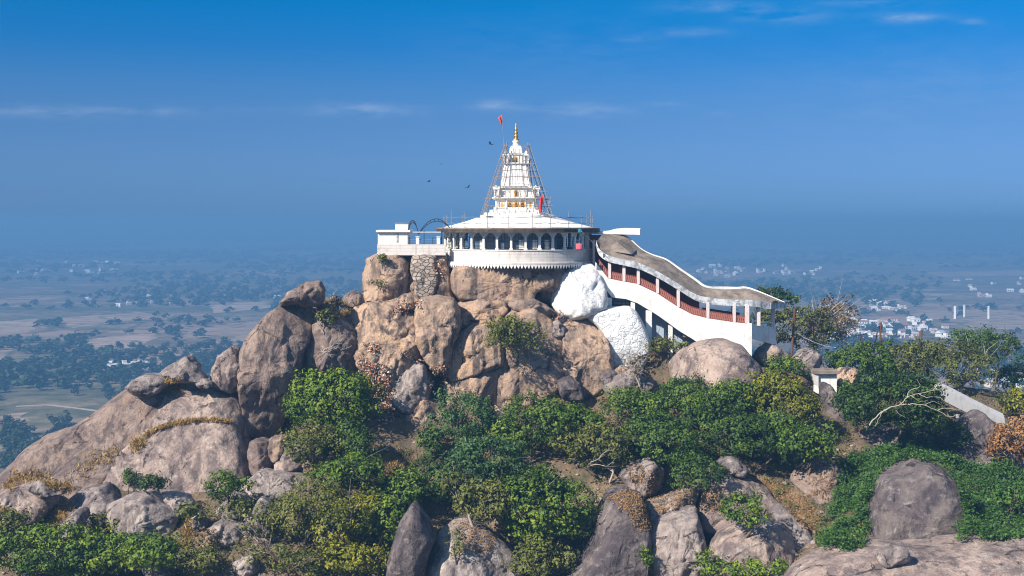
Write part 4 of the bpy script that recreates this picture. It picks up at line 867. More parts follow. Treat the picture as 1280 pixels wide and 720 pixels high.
# ------------------------------------------------------------------ covered stairway
FT = [(745, 301, 144.5), (749, 312, 144), (760, 320, 143.5), (780, 325, 143.5), (800, 330, 143.5), (825, 342, 143.6), (850, 357, 143.8), (870, 369, 144), (890, 373.5, 144), (915, 375.5, 144), (940, 376, 144), (962, 379.5, 145)]
BT = [(764, 291.5, 148), (783, 296.5, 148), (801, 312, 148), (815, 319.5, 148), (833, 325.5, 148), (850, 337, 148), (868, 349, 148), (884, 359.5, 148), (905, 360.5, 148.4), (922, 361, 148.5), (938, 361.8, 148.5), (981, 379.5, 147)]
L0 = P(850, 445, 146); sw = empty('covered_stairway', L0, 'white covered stairway with red balustrades and a stained curving concrete roof climbing to the temple', 'stairway')
def sb(mb, name, m, smooth=False, parent=None): return mb.build(name, M[m] if isinstance(m, str) else m, parent or sw, smooth, None, L0)
def dens(pl, n=4):
    r = []
    pl = np.array(pl, float); tt = np.arange(len(pl)); q = np.linspace(0, len(pl) - 1, (len(pl) - 1) * n + 1)
    out_ = []
    for c in range(3):                                              # gentle Catmull-Rom smoothing
        v = pl[:, c]; d = np.gradient(v); res = []
        for x in q:
            i = min(int(x), len(pl) - 2); u = x - i
            res.append((2 * u ** 3 - 3 * u ** 2 + 1) * v[i] + (u ** 3 - 2 * u ** 2 + u) * d[i] + (-2 * u ** 3 + 3 * u ** 2) * v[i + 1] + (u ** 3 - u ** 2) * d[i + 1])
        out_.append(res)
    return [P(*p) for p in zip(*out_)]
fr, bk = dens(FT), dens(BT)
secs = []
for a, b in zip(fr, bk):
    sec = []
    for u in np.linspace(0.02, .98, 9):
        p = a.lerp(b, u); p = p + Vector((0, 0, .30 * math.sin(math.pi * u) + .12 * math.sin(u * 9 + p.x * .35))); sec.append(p)
    sec += [p - Vector((0, 0, .3)) for p in sec[::-1]]
    secs.append(sec)
sb(MB().loft(secs), 'roof', 'concrete', False)
def fas(line, dy, h, up, name):
    secs = [[p + Vector((0, dy, up)), p + Vector((0, dy + .16, up)), p + Vector((0, dy + .16, -h)), p + Vector((0, dy, -h))] for p in line]
    return sb(MB().loft(secs), name, 'fascia' if name == 'fascia' else 'white')
fas(fr, -.16, .66, .10, 'fascia'); fas(bk, .12, .45, .22, 'rear_edge')
# end fascia closing the porch
a, b = fr[-1], bk[-1]
sb(MB().loft([[p + Vector((.0, 0, .1)), p + Vector((.14, 0, .1)), p + Vector((.14, 0, -.6)), p + Vector((0, 0, -.6))] for p in (a + Vector((.02, -.15, 0)), a.lerp(b, .5), b)]), 'end_fascia', 'fascia')
# white stringer wall: top line and bottom line
TOP = [(744, 327), (760, 348), (780, 352), (797, 355), (822, 367), (848, 384), (865, 393), (885, 398), (915, 402.5), (938, 405)]
BOT = [(746, 346), (765, 372), (782, 373.5), (797, 379), (822, 394), (848, 413), (866, 424), (885, 437), (912, 452), (938, 462)]
def ipl(line, x): return float(np.interp(x, [p[0] for p in line], [p[1] for p in line]))
xs_ = np.linspace(744.5, 938, 60); sY = 143.7
secs = []
for x in xs_:
    a, b = P(x, ipl(TOP, x), sY), P(x, ipl(BOT, x), sY); secs.append([a, b, b + Vector((0, .3, 0)), a + Vector((0, .3, 0))])
sb(MB().loft(secs), 'stringer_wall', 'white')
secs = []
for x in xs_:
    a = P(x, ipl(TOP, x) + 1.5, sY); b = P(x, ipl(TOP, x) + 10, sY); secs.append([a + Vector((0, .31, 0)), b + Vector((0, .31, -.1)), b + Vector((0, 3.9, -.1)), a + Vector((0, 3.9, 0))])
sb(MB().loft(secs), 'stair_slab', 'concrete')
secs = []
for x in np.linspace(775, 938, 30):
    a = P(x, ipl(TOP, x), sY); b = P(x, ipl(BOT, x), sY); secs.append([a + Vector((0, 3.91, .1)), b + Vector((0, 3.91, 0)), b + Vector((0, 4.1, 0)), a + Vector((0, 4.1, .1))])
sb(MB().loft(secs), 'rear_wall', 'white')
secs = []
for x in np.linspace(757, 880, 26):
    a = P(x, ipl(TOP, x), sY); zt_ = P(x, np.interp(x, [p[0] for p in FT], [p[1] for p in FT]), sY).z
    secs.append([Vector((a.x, sY + 3.55, zt_ + .9)), Vector((a.x, sY + 3.55, a.z - .3)), Vector((a.x, sY + 3.68, a.z - .3)), Vector((a.x, sY + 3.68, zt_ + .9))])
sb(MB().loft(secs), 'added_rear_screen', 'red')  # panel added so the stair interior reads dark red, not open sky
cols = [762, 780, 798, 822, 848, 885, 918, 934]
fx = [p[0] for p in FT]; fy = [p[1] for p in FT]
mb_ = None
for i, x in enumerate(cols):
    zt = P(x, np.interp(x, fx, fy) + 5.5, sY).z; zb = P(x, ipl(TOP, x) - .2, sY).z; w = .17 if x < 930 else .24; X = S(x - CX, sY)
    sb(MB().box(X - w, X + w, sY - .02, sY + .30, zb, zt), 'column', 'pink')
    if i and i % 1 == 0: sb(MB().box(X + .5 - .15, X + .5 + .15, sY + 3.7, sY + 3.88, zb + .3, zt + 1.4), 'rear_column', 'red')
def balus(x0, x1, dy, name, z_up=0):
    n = max(3, int((x1 - x0) / 2.2)); mb = MB(); hgt = .92
    g_ = lambda x, h: P(x, ipl(TOP, x), sY) + Vector((0, dy, h + z_up))
    for h0, h1 in ((.0, .10), (hgt - .10, hgt)):
        mb.loft([[g_(x, h0), g_(x, h1), g_(x, h1) + Vector((0, .12, 0)), g_(x, h0) + Vector((0, .12, 0))] for x in np.linspace(x0, x1, 6)])
    for i in range(n):
        xa = x0 + (x1 - x0) * (i + .15) / n; xb = x0 + (x1 - x0) * (i + .8) / n
        for p, q in ((xa, xb), (xb, xa)):
            A_0, B_0 = g_(p, .1), g_(q, hgt - .1); d = Vector((.075, 0, 0)); e = Vector((0, .07, 0)) if p < q else Vector((0, .085, 0)); s0 = Vector((0, .02 if p < q else .035, 0))
            mb.poly([A_0 - d + s0, A_0 + d + s0, B_0 + d + s0, B_0 - d + s0, A_0 - d + e, A_0 + d + e, B_0 + d + e, B_0 - d + e], [(0, 1, 2, 3), (7, 6, 5, 4), (0, 3, 7, 4), (1, 5, 6, 2)], 1 if p < q else 0)
    mb.loft([[g_(x, .1), g_(x, hgt - .1), g_(x, hgt - .1) + Vector((0, .03, 0)), g_(x, .1) + Vector((0, .03, 0))] for x in np.linspace(x0, x1, 6)][::1] if False else [[g_(x, .1) + Vector((0, .09, 0)), g_(x, hgt - .1) + Vector((0, .09, 0)), g_(x, hgt - .1) + Vector((0, .115, 0)), g_(x, .1) + Vector((0, .115, 0))] for x in np.linspace(x0, x1, 6)], 0)
    mb.build(name, [M['red'], M['redpale']], sw, False, None, L0)
for x0, x1 in zip([747] + cols, cols): balus(x0 + 1.9, x1 - 1.9, .06, 'balustrade')
for x0, x1 in ((790, 835), (838, 880), (884, 932)): balus(x0, x1, 3.72, 'rear_balustrade', .1)
# porch end
e0, e1 = P(938.5, 405, sY), P(970, 409, 147.2)
def wallq(a, b, zt0, zb0, zt1, zb1, th, name, m):
    d = (b - a).normalized(); nn = Vector((d.y, -d.x, 0)) * th
    return sb(MB().loft([[Vector((a.x, a.y, zt0)), Vector((a.x, a.y, zb0)), Vector((a.x, a.y, zb0)) + nn, Vector((a.x, a.y, zt0)) + nn], [Vector((b.x, b.y, zt1)), Vector((b.x, b.y, zb1)), Vector((b.x, b.y, zb1)) + nn, Vector((b.x, b.y, zt1)) + nn]]), name, m)
zt = lambda py, d=sY: -(py - HY) / F * d
wallq(e0, e1, zt(404), zt(422), zt(410, 147), zt(432, 147), -.22, 'porch_parapet', 'white')
sb(MB().box(e0.x - .42, e0.x + .12, sY - .06, sY + .4, zt(470), zt(404)), 'corner_pier', 'white')
for px, d, pt, pb in ((948, 144.7, 383, 407), (966, 146.9, 385, 411)):
    X = S(px - CX, d); sb(MB().box(X - .2, X + .2, d - .2, d + .2, -(pb - HY) / F * d, -(pt - HY) / F * d), 'porch_column', 'pink')
for pt in (392, 398, 404):
    sb(MB().tube([P(950, pt, 145), P(965, pt + 1.5, 146.8)], .035, 5), 'porch_rail', 'red')
pf = [(e0.x - 8, sY + .5), (e0.x - .1, sY + .5), (e1.x - .35, 147.0), (e0.x - 8, 147.6)]; sb(MB().loft([[Vector((x, y, zt(417))) for x, y in pf], [Vector((x, y, zt(422))) for x, y in pf]]), 'porch_floor', 'concrete')
# props and the room under the flight
for px, pt, pb, d in ((760, 372, 402, 143.9), (791, 377, 392, 144.1), (811, 388, 452, 144.0), (838, 406, 452, 144.4), (775, 373, 400, 146.9), (826, 396, 452, 147)):
    X = S(px - CX, d); w = .34 if px == 811 else (.45 if px == 760 else .24); sb(MB().box(X - w, X + w, d - .2, d + .25, -(pb - HY) / F * d, -(pt - HY) / F * d), 'prop', 'white')
secs = []
for x in np.linspace(764, 878, 12):
    a = P(x, ipl(BOT, x) - 1, 146.3); secs.append([a, Vector((a.x, a.y, zt(452))), Vector((a.x, a.y + .2, zt(452))), a + Vector((0, .2, 0))])
sb(MB().loft(secs), 'under_room_wall', 'interior')
w_ = bx(MB(), (764, 373.5), (790, 385.5), 145.4, 0, .06).build('window', M['glass'], sw, False, None, L0)
mb = MB()
for px in (767, 772, 777, 782, 787): mb.tube([P(px, 374, 145.3), P(px, 385.5, 145.3)], .03, 4)
for py in (377, 381): mb.tube([P(764, py, 145.3), P(790, py, 145.3)], .03, 4)
mb.build('grille', M['iron'], w_, False, None, L0)
# hip shaped hump on the roof at its head
secs = [[P(760, 309, 145), P(768, 301.5, 145.8), P(776, 309, 145)], [P(786, 303, 147), P(789, 299.5, 147.2), P(792, 305, 147)]]
sb(MB().loft([[P(758, 313, 144.6), P(771, 301.8, 145.6), P(790, 318, 144.4)], [P(776, 302, 147.4), P(779, 298, 147.5), P(796, 312, 147.4)]]), 'roof_gable', 'concrete')
# ------------------------------------------------------------------ leaves, bushes, trees
NHILL = len(Fq) if False else len(BF[0])
def hit_hill(px, py):
    d = Vector(((px - CX) / F, 1.0, -(py - HY) / F)); d.normalize()
    loc, nor, i, dist = BVH.ray_cast(Vector((0, 0, 0)), d, 400)
    if loc is None or i >= NHILL or loc.y > 175: return None
    return loc, (nor if nor.dot(d) < 0 else -nor)
def leaf_quads(C, Nn, size, rg, aspect=.55, fold=.12):
    """C (n,3) centres, Nn (n,3) facing; rhombic leaves"""
    n = len(C); t = rg.normal(size=(n, 3)); t -= Nn * (t * Nn).sum(1, keepdims=True); t /= np.linalg.norm(t, axis=1, keepdims=True) + 1e-9
    b = np.cross(Nn, t); L = (size * rg.uniform(.6, 1.35, n))[:, None]; W = L * aspect
    V = np.stack([C - t * L * .5, C + b * W * .5 + Nn * L * fold + t * L * .05, C + t * L * .5 - Nn * L * .08, C - b * W * .5 + Nn * L * fold + t * L * .05], 1).reshape(-1, 3)
    return V, np.arange(n * 4).reshape(n, 4)
def leaf_mesh(name, V, Fq, tone, m):
    me = new_mesh(name, V, Fq, [m]); at = me.attributes.new('tone', 'FLOAT', 'POINT'); at.data.foreach_set('value', np.repeat(np.clip(tone, 0, 1), 4).astype(np.float32)); return me
def crown(w, h, d, leaf, dens, seed, tall=False, tone0=.42):
    rg = np.random.default_rng(seed); nl = int(np.clip(w * h * .42, 6, 28)); dims = np.array([w, d, h]) / 2 * 1.07
    lc = rg.normal(size=(nl, 3)); lc /= np.linalg.norm(lc, axis=1, keepdims=True); lc *= rg.uniform(.30, .80, (nl, 1)); lc[:, 2] = np.abs(lc[:, 2]) * 1.0 - .35
    lr = rg.uniform(.20, .46, nl); lc *= dims; lc[:, 2] += h * .5
    R = np.minimum(lr[:, None] * dims[None, :] * 1.25, 2.2) ; R[:, 2] *= .85
    A = (R[:, 0] * R[:, 2] * 9).sum(); ncl = int(A * 2.5 * dens) + 12
    li = rg.choice(nl, ncl, p=(R[:, 0] * R[:, 2]) / (R[:, 0] * R[:, 2]).sum())
    dv = rg.normal(size=(ncl, 3)); dv[:, 2] += .35; dv /= np.linalg.norm(dv, axis=1, keepdims=True)
    far_ = np.where(rg.random((ncl, 1)) < .13, rg.uniform(1.15, 1.55, (ncl, 1)), rg.uniform(.6, 1.15, (ncl, 1)))
    cc = lc[li] + dv * R[li] * far_
    inside = np.zeros(ncl, int)
    for j in range(nl): inside += (np.linalg.norm((cc - lc[j]) / R[j], axis=1) < .72)
    ok = (inside == 0) & (cc[:, 2] > -.1 * h); cc, dv, li = cc[ok], dv[ok], li[ok]; ncl = len(cc)
    m_ = rg.integers(8, 34, ncl); ci = np.repeat(np.arange(ncl), m_); n = len(ci)
    rad = np.clip(leaf * rg.uniform(.9, 2.2, ncl), .16, .75)
    off_ = rg.normal(size=(n, 3)); C = cc[ci] + off_ * rad[ci][:, None] * np.array([.62, .62, .46])
    Nn = dv[ci] * .35 + off_ * .45 + np.array([-.05, -.1, .35]) + rg.normal(size=(n, 3)) * .32; Nn /= np.linalg.norm(Nn, axis=1, keepdims=True)
    V, Fq = leaf_quads(C, Nn, leaf * rg.uniform(.75, 1.3, nl)[li][ci], rg)
    lt = rg.normal(0, .15, nl); tone = tone0 + lt[li][ci] + rg.normal(0, .17, ncl)[ci] + rg.normal(0, .12, n)
    return V, Fq, tone, lc, R
def twigs(mb, base, tips, r0, rg, kids=2, bend=.18):
    for tpt in tips:
        a, b = np.array(base, float), np.array(tpt, float); L = np.linalg.norm(b - a); pts = []
        for u in np.linspace(0, 1, 6): pts.append(a + (b - a) * u + (rg.normal(size=3) * bend * L * .3 * math.sin(math.pi * u) if 0 < u < 1 else 0))
        mb.tube(pts, list(np.linspace(r0, r0 * .3, 6)), 5, 0, False)
        for _ in range(kids):
            i = rg.integers(2, 5); q = pts[i] + (b - a) * rg.uniform(.2, .5) + rg.normal(size=3) * L * .22
            mid = (pts[i] + q) / 2 + rg.normal(size=3) * L * .04
            mb.tube([pts[i], mid, q], [r0 * .5, r0 * .36, r0 * .14], 4, 0, False)
LEAFN = [0]
def bush(cx, cy, w, h, kind, label, Y=None, name='bush', cat=None, leaf=None, dens=1.0, group=None, trunk=True, tone0=.42, push=.22, bare=0, up=0.0, depth=.8):
    by = cy + h * .47
    if True:
        r = None
        for dy in (0, -4, 4, -8, 8, 12, -14):
            r = hit(cx, by + dy, 170)
            if r: break
        Yb = (Y if Y and Y >= 158 else (min(r[0].y, Y) if Y else r[0].y)) if r else (Y or 125.0)
    W, H = S(w, Yb), S(h, Yb); D = min(W, 7.5) * depth
    Yb = Yb - D * push; base = P(cx, by, Yb)
    leaf = leaf or (.30 if W > 2.5 else .22); sd = int(cx * 13 + cy * 7 + w)
    V, Fq_, tone, lc, R = crown(W, H, D, leaf, dens, sd, tone0=tone0)
    t = empty(name, base, label, cat or name.replace('_', ' '), group); LEAFN[0] += len(Fq_)
    if trunk:
        rg = np.random.default_rng(sd + 1); mb = MB(); o = np.argsort(-R[:, 0])[:5 + int(bare)]
        b0 = np.array([0, 0, -.6 - up]); fk = np.array([rg.normal() * .1 * W, 0, H * .12]); r0 = .035 + .016 * min(W, 7)
        mb.tube([b0, (b0 + fk) / 2 + rg.normal(size=3) * .05, fk], [r0 * 1.25, r0 * 1.1, r0 * .9], 6, 0, False)
        twigs(mb, fk, [lc[j] * np.array([1.15, 1.15, 1.0]) * ((1.35 if bare < 4 else 1.1) if rg.random() < .35 else 1) + np.array([0, 0, R[j][2] * .9 * (rg.random() < .4)]) for j in o], r0 * .6, rg, 2 + bare)
        link('trunk', new_mesh('trunk', np.array(mb.V), mb.F, [M['deadwood'] if bare else M['bark']], True), t)
    link('crown', leaf_mesh('crown', V, Fq_, tone, M['leaf_' + kind]), t)
    return t
def tree(*a, **k): k.setdefault('name', 'tree'); return bush(*a, **k)
G_ = bush
# foot of the spur
G_(48, 690, 120, 72, 'green', 'spreading leafy bush in the lower corner under the low grey slab', tone0=.48)
G_(20, 655, 66, 50, 'olive', 'olive tinged bush against the low grey slab', tone0=.45)
G_(125, 688, 90, 62, 'green', 'light green bush below the dark triangular rock', tone0=.58)
G_(186, 692, 84, 54, 'green', 'bush with bright new leaves below the split blue grey boulder', tone0=.56)
G_(130, 652, 62, 40, 'olive', 'thin olive shrub in front of the split blue grey boulder', dens=.7)
G_(250, 700, 70, 46, 'olive', 'tawny olive shrub next to the dark half buried rock', dens=.8)
G_(265, 672, 40, 34, 'dry', 'brown dry shrub beside the pale round boulder', dens=.6, bare=1)
G_(160, 599, 20, 36, 'dark', 'slender small tree rooted in a crack of the pale slab', name='tree', cat='small tree', dens=1.1)
G_(190, 602, 40, 32, 'dark', 'dark rounded shrub growing on the pale slab', dens=1.1)
G_(286, 606, 58, 54, 'green', 'vivid green bush at the end of the pale slab', tone0=.5)
G_(303, 632, 60, 40, 'olive', 'straggly grey olive shrub among the pale boulders', dens=.55)
G_(247, 640, 46, 36, 'olive', 'sparse shrub below the grey wedge stone', dens=.6)
# around the leafy gully west of the cliff
G_(415, 500, 112, 84, 'green', 'glossy bush with yellow green sprays under the square brown block', tone0=.54, leaf=.34)
G_(455, 497, 46, 54, 'yellow', 'yellow green bush between the square brown block and the rubbish heap', tone0=.36)
G_(392, 548, 84, 62, 'olive', 'feathery olive bush beside the tall purple brown boulder', dens=.8)
G_(440, 548, 62, 52, 'dark', 'deep green bush in the shade of the cliff', tone0=.45)
G_(437, 588, 92, 62, 'green', 'dense round bush in the middle of the gully', tone0=.44)
G_(380, 636, 92, 78, 'olive', 'large olive bush above the white forked branch', tone0=.62)
G_(425, 652, 74, 82, 'yellow', 'yellowish bush with bare stems at its base', tone0=.34, bare=1)
G_(462, 640, 52, 74, 'yellow', 'bright yellow leaved bush, the yellowest on the slope', tone0=.6)
G_(447, 702, 96, 50, 'yellow', 'yellow green bush at the bottom edge below the yellowest one', tone0=.40)
G_(476, 652, 46, 84, 'green', 'tall green bush at the side of the sharp pointed rock', tone0=.54)
G_(500, 612, 72, 48, 'green', 'low spreading bush below the dry ledge', tone0=.52)
G_(360, 702, 90, 44, 'olive', 'scrubby brown green bush at the bottom edge under white branches', dens=.7)
G_(335, 655, 50, 50, 'olive', 'sparse bush overhanging the jagged pale boulder', dens=.5, bare=1)
# below the cliff
tree(582, 520, 84, 76, 'blue', 'blue green tree with layered sprays in front of the cliff foot', tone0=.5, cat='tree')
G_(537, 553, 40, 38, 'dark', 'small dark green bush on the dry ledge', tone0=.55)
G_(600, 575, 96, 76, 'blue', 'blue green spreading tree below the pinkish block', name='tree', cat='tree', tone0=.46)
G_(541, 602, 62, 72, 'dark', 'deep green bush growing over the tip of the sharp pointed rock', tone0=.55)
G_(592, 622, 76, 66, 'olive', 'yellow speckled bush over the light grey slab', tone0=.55, bare=1)
G_(570, 678, 30, 40, 'olive', 'wispy plant hanging on the light grey slab', dens=.6)
tree(662, 530, 84, 84, 'green', 'bright green round tree under the broad cliff face', tone0=.48, cat='tree')
G_(645, 590, 60, 60, 'dark', 'dark bush in the hollow between two trees')
G_(715, 528, 80, 66, 'green', 'mid green bush below the pillar shaped boulder', tone0=.44)
G_(745, 560, 96, 60, 'olive', 'greyish green bush on the slope under the cracked grey boulder', dens=.85, tone0=.4)
tree(682, 632, 128, 124, 'green', 'largest green tree, with a full leafy crown over the tall dark slab', tone0=.48, cat='tree', up=3)
G_(672, 695, 74, 54, 'olive', 'leafy brown green bush in front of the largest tree', tone0=.5)
tree(646, 413, 72, 56, 'olive', 'olive yellow tree clinging to the cliff face beneath the temple', tone0=.56, cat='tree', push=.5, up=0, depth=.7)
G_(478, 323, 13, 15, 'olive', 'tiny shrub sprouting from the terrace corner', name='shrub', push=.4)
G_(475, 353, 18, 8, 'olive', 'tiny dry tuft growing on the face of the rounded terrace block', name='shrub', dens=.7, push=.5)
G_(405, 398, 30, 26, 'olive', 'thin shrub over the black crack west of the cliff', dens=.5, bare=1)
G_(420, 378, 44, 20, 'dry', 'dry shrub on the skyline behind the cap boulder', dens=.5, bare=1)
# bush belt east of the cliff
G_(800, 505, 80, 56, 'green', 'green bush beside the cracked grey boulder', tone0=.42)
G_(848, 492, 76, 56, 'dark', 'dark bush growing up against the smooth domed boulder', tone0=.5)
G_(832, 430, 62, 34, 'olive', 'olive bush under the flight of the covered stairway', dens=.9, Y=142, tone0=.5)
G_(800, 455, 36, 46, 'dry', 'leafless twiggy bush in front of the whitewashed bastion', dens=.22, bare=3)
G_(835, 548, 104, 74, 'dark', 'broad dark green bush in the middle of the bush belt', tone0=.5)
G_(905, 508, 96, 78, 'green', 'thick green bush below the smooth domed boulder', tone0=.36)
G_(945, 545, 112, 78, 'dark', 'wide dark bush shading the litter strewn ground', tone0=.48)
G_(985, 505, 84, 84, 'yellow', 'golden green rounded bush near the white shrine', tone0=.30)
G_(1010, 555, 66, 66, 'green', 'green bush beside the tall dark rock edge', tone0=.42)
G_(868, 588, 86, 46, 'dark', 'low dark bush spilling over the litter shelf', tone0=.5)
G_(762, 575, 52, 44, 'olive', 'grey green shrub with bare white sticks above the litter shelf', dens=.6, bare=2)
G_(985, 458, 62, 30, 'green', 'feathery bright bush under the rusty pole', tone0=.5, Y=143)
G_(932, 643, 74, 44, 'green', 'small leafy shrub growing on the tilted slab', tone0=.58)
G_(884, 705, 38, 40, 'green', 'bright weed bush at the lower end of the two toned slab', tone0=.6)
G_(945, 712, 110, 26, 'green', 'low bright shrubs lining the foot of the smooth streaked boulder', tone0=.58)
G_(807, 700, 14, 50, 'green', 'narrow green plant growing in the vertical crack', tone0=.55)
# ridge
tree(1000, 408, 100, 74, 'olive', 'dull olive brown twiggy tree behind the stairway porch', Y=158, dens=.5, bare=5, up=4, cat='tree', tone0=.30)
tree(1035, 402, 74, 66, 'dry', 'half bare tree with pale crooked limbs next to the olive brown twiggy one', Y=160, dens=.3, bare=6, up=4, cat='tree', tone0=.42)
tree(968, 372, 66, 28, 'dark', 'dark treetop showing above the stairway porch', Y=170, cat='tree', tone0=.3)
G_(1086, 452, 84, 54, 'green', 'green bushy tree between the shrine and the leaning poles', Y=150, tone0=.42, name='tree', cat='tree')
DT = tree(1118, 502, 118, 96, 'dark', 'big dark tree under the bleached branches', Y=143, cat='tree', tone0=.28)
tree(1145, 447, 80, 54, 'olive', 'dull brown green tree around the single dark pole', Y=154, dens=.7, bare=2, cat='tree', tone0=.28)
tree(1190, 455, 104, 70, 'olive', 'wide dull olive thorn tree above the white stair wall', Y=153, dens=.55, bare=5, cat='tree', tone0=.30)
tree(1240, 434, 66, 48, 'dark', 'dark green tree on the skyline with open gaps', Y=160, dens=.8, cat='tree', tone0=.42, up=5)
tree(1215, 425, 46, 36, 'dark', 'small dark treetop beside the open skyline tree', Y=160, dens=.8, cat='tree', tone0=.42, up=5)
tree(1262, 470, 44, 50, 'dark', 'drooping dark tree at the edge of the ridge', Y=163, dens=.7, cat='tree', tone0=.34, up=5)
G_(1266, 500, 40, 50, 'yellow', 'lime green bush above the orange brown one', Y=148, tone0=.34)
G_(1268, 552, 60, 74, 'orange', 'rusty orange brown dried bush at the frame edge', Y=138, dens=.7, bare=3, tone0=.45)
G_(1170, 540, 70, 50, 'dark', 'dark shaded bush at the foot of the white stair wall', Y=139, tone0=.3)
G_(1065, 500, 50, 46, 'dark', 'dark bush hanging beside the flat tan rock', Y=141, tone0=.4)
G_(1270, 625, 70, 60, 'creeper', 'bush at the frame edge behind the near slab', tone0=.45)

# ------------------------------------------------------------------ uncountable cover: creeper, undergrowth, grass, leaf litter, rubbish
def inpoly(poly, n, rg):
    poly = np.array(poly, float); lo, hi = poly.min(0), poly.max(0); res = []
    while len(res) < n:
        q = rg.uniform(lo, hi, (n * 2, 2)); x, y = q[:, 0], q[:, 1]; ins = np.zeros(len(q), bool)
        for i in range(len(poly)):
            (x0, y0), (x1, y1) = poly[i], poly[i - 1]
            c = ((y0 > y) != (y1 > y)) & (x < (x1 - x0) * (y - y0) / (y1 - y0 + 1e-9) + x0); ins ^= c
        res += list(map(tuple, q[ins]))
    return res[:n]
def cover(name, parts, kind, leaf, per, rad, lift, label, cat, seed, up=.5, tone0=.45, hillonly=False, aspect=.55, mats=None, mask=None, lump=False):
    rg = np.random.default_rng(seed); Cs, Ns, Ts = [], [], []
    for poly, n in parts:
        for (px, py) in inpoly(poly, n, rg):
            r = hit_hill(px, py) if hillonly else hit(px, py)
            if r is None: continue
            L, nn = np.array(r[0]), np.array(r[1])
            if mask is not None and fbm(L[None] * mask[0], seed, 3)[0] < mask[1]: continue
            k = rg.integers(max(1, per // 2), per + 1); q = rg.normal(size=(k, 3)); q -= nn * (q * nn).sum(1, keepdims=True) * .6
            lf_ = lift * (np.clip(.75 + 1.5 * fbm(L[None] * .45, seed + 5, 3)[0], .1, 2.4) if lump else 1); Cs.append(L + q * rad * .6 + nn * (lf_ * rg.uniform(.2, 1.1, (k, 1)))); v = nn * .5 + np.array([0, -.1, up]) + rg.normal(size=(k, 3)) * .5
            Ns.append(v / np.linalg.norm(v, axis=1, keepdims=True)); Ts.append(np.full(k, tone0 + rg.normal(0, .12)) + rg.normal(0, .13, k))
    V, Fq_ = leaf_quads(np.concatenate(Cs), np.concatenate(Ns), leaf, rg, aspect)
    me = leaf_mesh(name, V, Fq_, np.concatenate(Ts), mats[0] if mats else M['leaf_' + kind])
    return tag(link(name, me), label, cat, None, 'stuff')
cover('creeper', [([(1062, 575), (1130, 548), (1180, 556), (1195, 590), (1140, 574), (1098, 592), (1088, 640), (1078, 684), (1055, 690), (1040, 650), (1045, 610)], 1900), ([(1165, 572), (1200, 578), (1260, 590), (1290, 600), (1290, 672), (1225, 678), (1200, 680), (1208, 640), (1195, 606)], 2200), ([(1030, 690), (1075, 685), (1060, 640), (1020, 660)], 350)],
      'creeper', .26, 17, .46, .75, 'dense green creeper blanketing the ground round the huge blunt boulder', 'creeper', 21, .35, .47, lump=True, mask=(.5, -.42))
cover('undergrowth', [([(0, 640), (260, 640), (330, 560), (560, 560), (700, 500), (1050, 480), (1280, 500), (1280, 720), (0, 720)], 6500)], 'olive', .24, 12, .42, .35, 'low mixed scrub and weeds covering the hillside between boulders', 'undergrowth', 22, .5, .40, True, .5, None, (.35, -.12))
cover('leaf_litter', [([(758, 622), (785, 610), (806, 622), (808, 650), (815, 660), (800, 662), (785, 640)], 700), ([(806, 640), (812, 616), (850, 612), (872, 612), (866, 628), (830, 640)], 420), ([(870, 640), (876, 605), (905, 608), (905, 640)], 260), ([(950, 600), (975, 606), (1010, 625), (1032, 660), (1028, 672), (1005, 660), (975, 628)], 1000), ([(565, 652), (600, 655), (622, 672), (612, 690), (580, 690)], 260),
      ([(1000, 585), (1045, 585), (1040, 625), (1015, 622)], 160), ([(430, 560), (520, 560), (515, 595), (470, 598)], 380), ([(780, 575), (840, 600), (820, 625), (790, 600)], 260), ([(985, 500), (1060, 560), (1040, 590), (990, 560)], 120)],
      'litter', .17, 6, .28, .05, 'rusty fallen leaves and litter drifted over slabs and ledges', 'leaf litter', 23, .8, .5)
def rubble(n, poly, seed):
    rg = np.random.default_rng(seed); V, Fs, off = [], [], 0
    base = np.array([(0, 0, .8), (.9, 0, .1), (.3, .85, .15), (-.7, .55, .05), (-.75, -.5, .2), (.35, -.8, .1), (0, 0, -.6)]); tri = np.array([(0, 1, 2), (0, 2, 3), (0, 3, 4), (0, 4, 5), (0, 5, 1), (6, 2, 1), (6, 3, 2), (6, 4, 3), (6, 5, 4), (6, 1, 5)])
    for px, py in inpoly(poly, n, rg):
        r = hit_hill(px, py)
        if r is None: continue
        s_ = .10 + .32 * rg.random() ** 3; a = rg.uniform(0, 6.28); R = np.array([[math.cos(a), -math.sin(a), 0], [math.sin(a), math.cos(a), 0], [0, 0, 1]])
        V.append((base * rg.uniform(.7, 1.3, base.shape)) @ R.T * s_ * np.array([1.2, 1, .75]) + np.array(r[0])); Fs.append(tri + off); off += 7
    tag(link('rubble', new_mesh('rubble', np.concatenate(V), np.concatenate(Fs), [M['pale']])), 'loose stones and broken rubble strewn over bare earth between bushes', 'rubble', None, 'stuff')
rubble(2600, [(0, 600), (330, 550), (470, 560), (560, 500), (700, 480), (1050, 470), (1280, 500), (1280, 720), (0, 720)], 51)
cover('dry_scrub', [([(230, 600), (340, 570), (480, 560), (700, 500), (1060, 490), (1240, 520), (1060, 700), (200, 720)], 2600), ([(0, 640), (250, 640), (250, 720), (0, 720)], 600)], 'dry', .2, 9, .35, .3, 'dry brown scrub and dead stalks between the bushes', 'scrub', 27, .3, .45, True, .28, None, (.4, -.05))
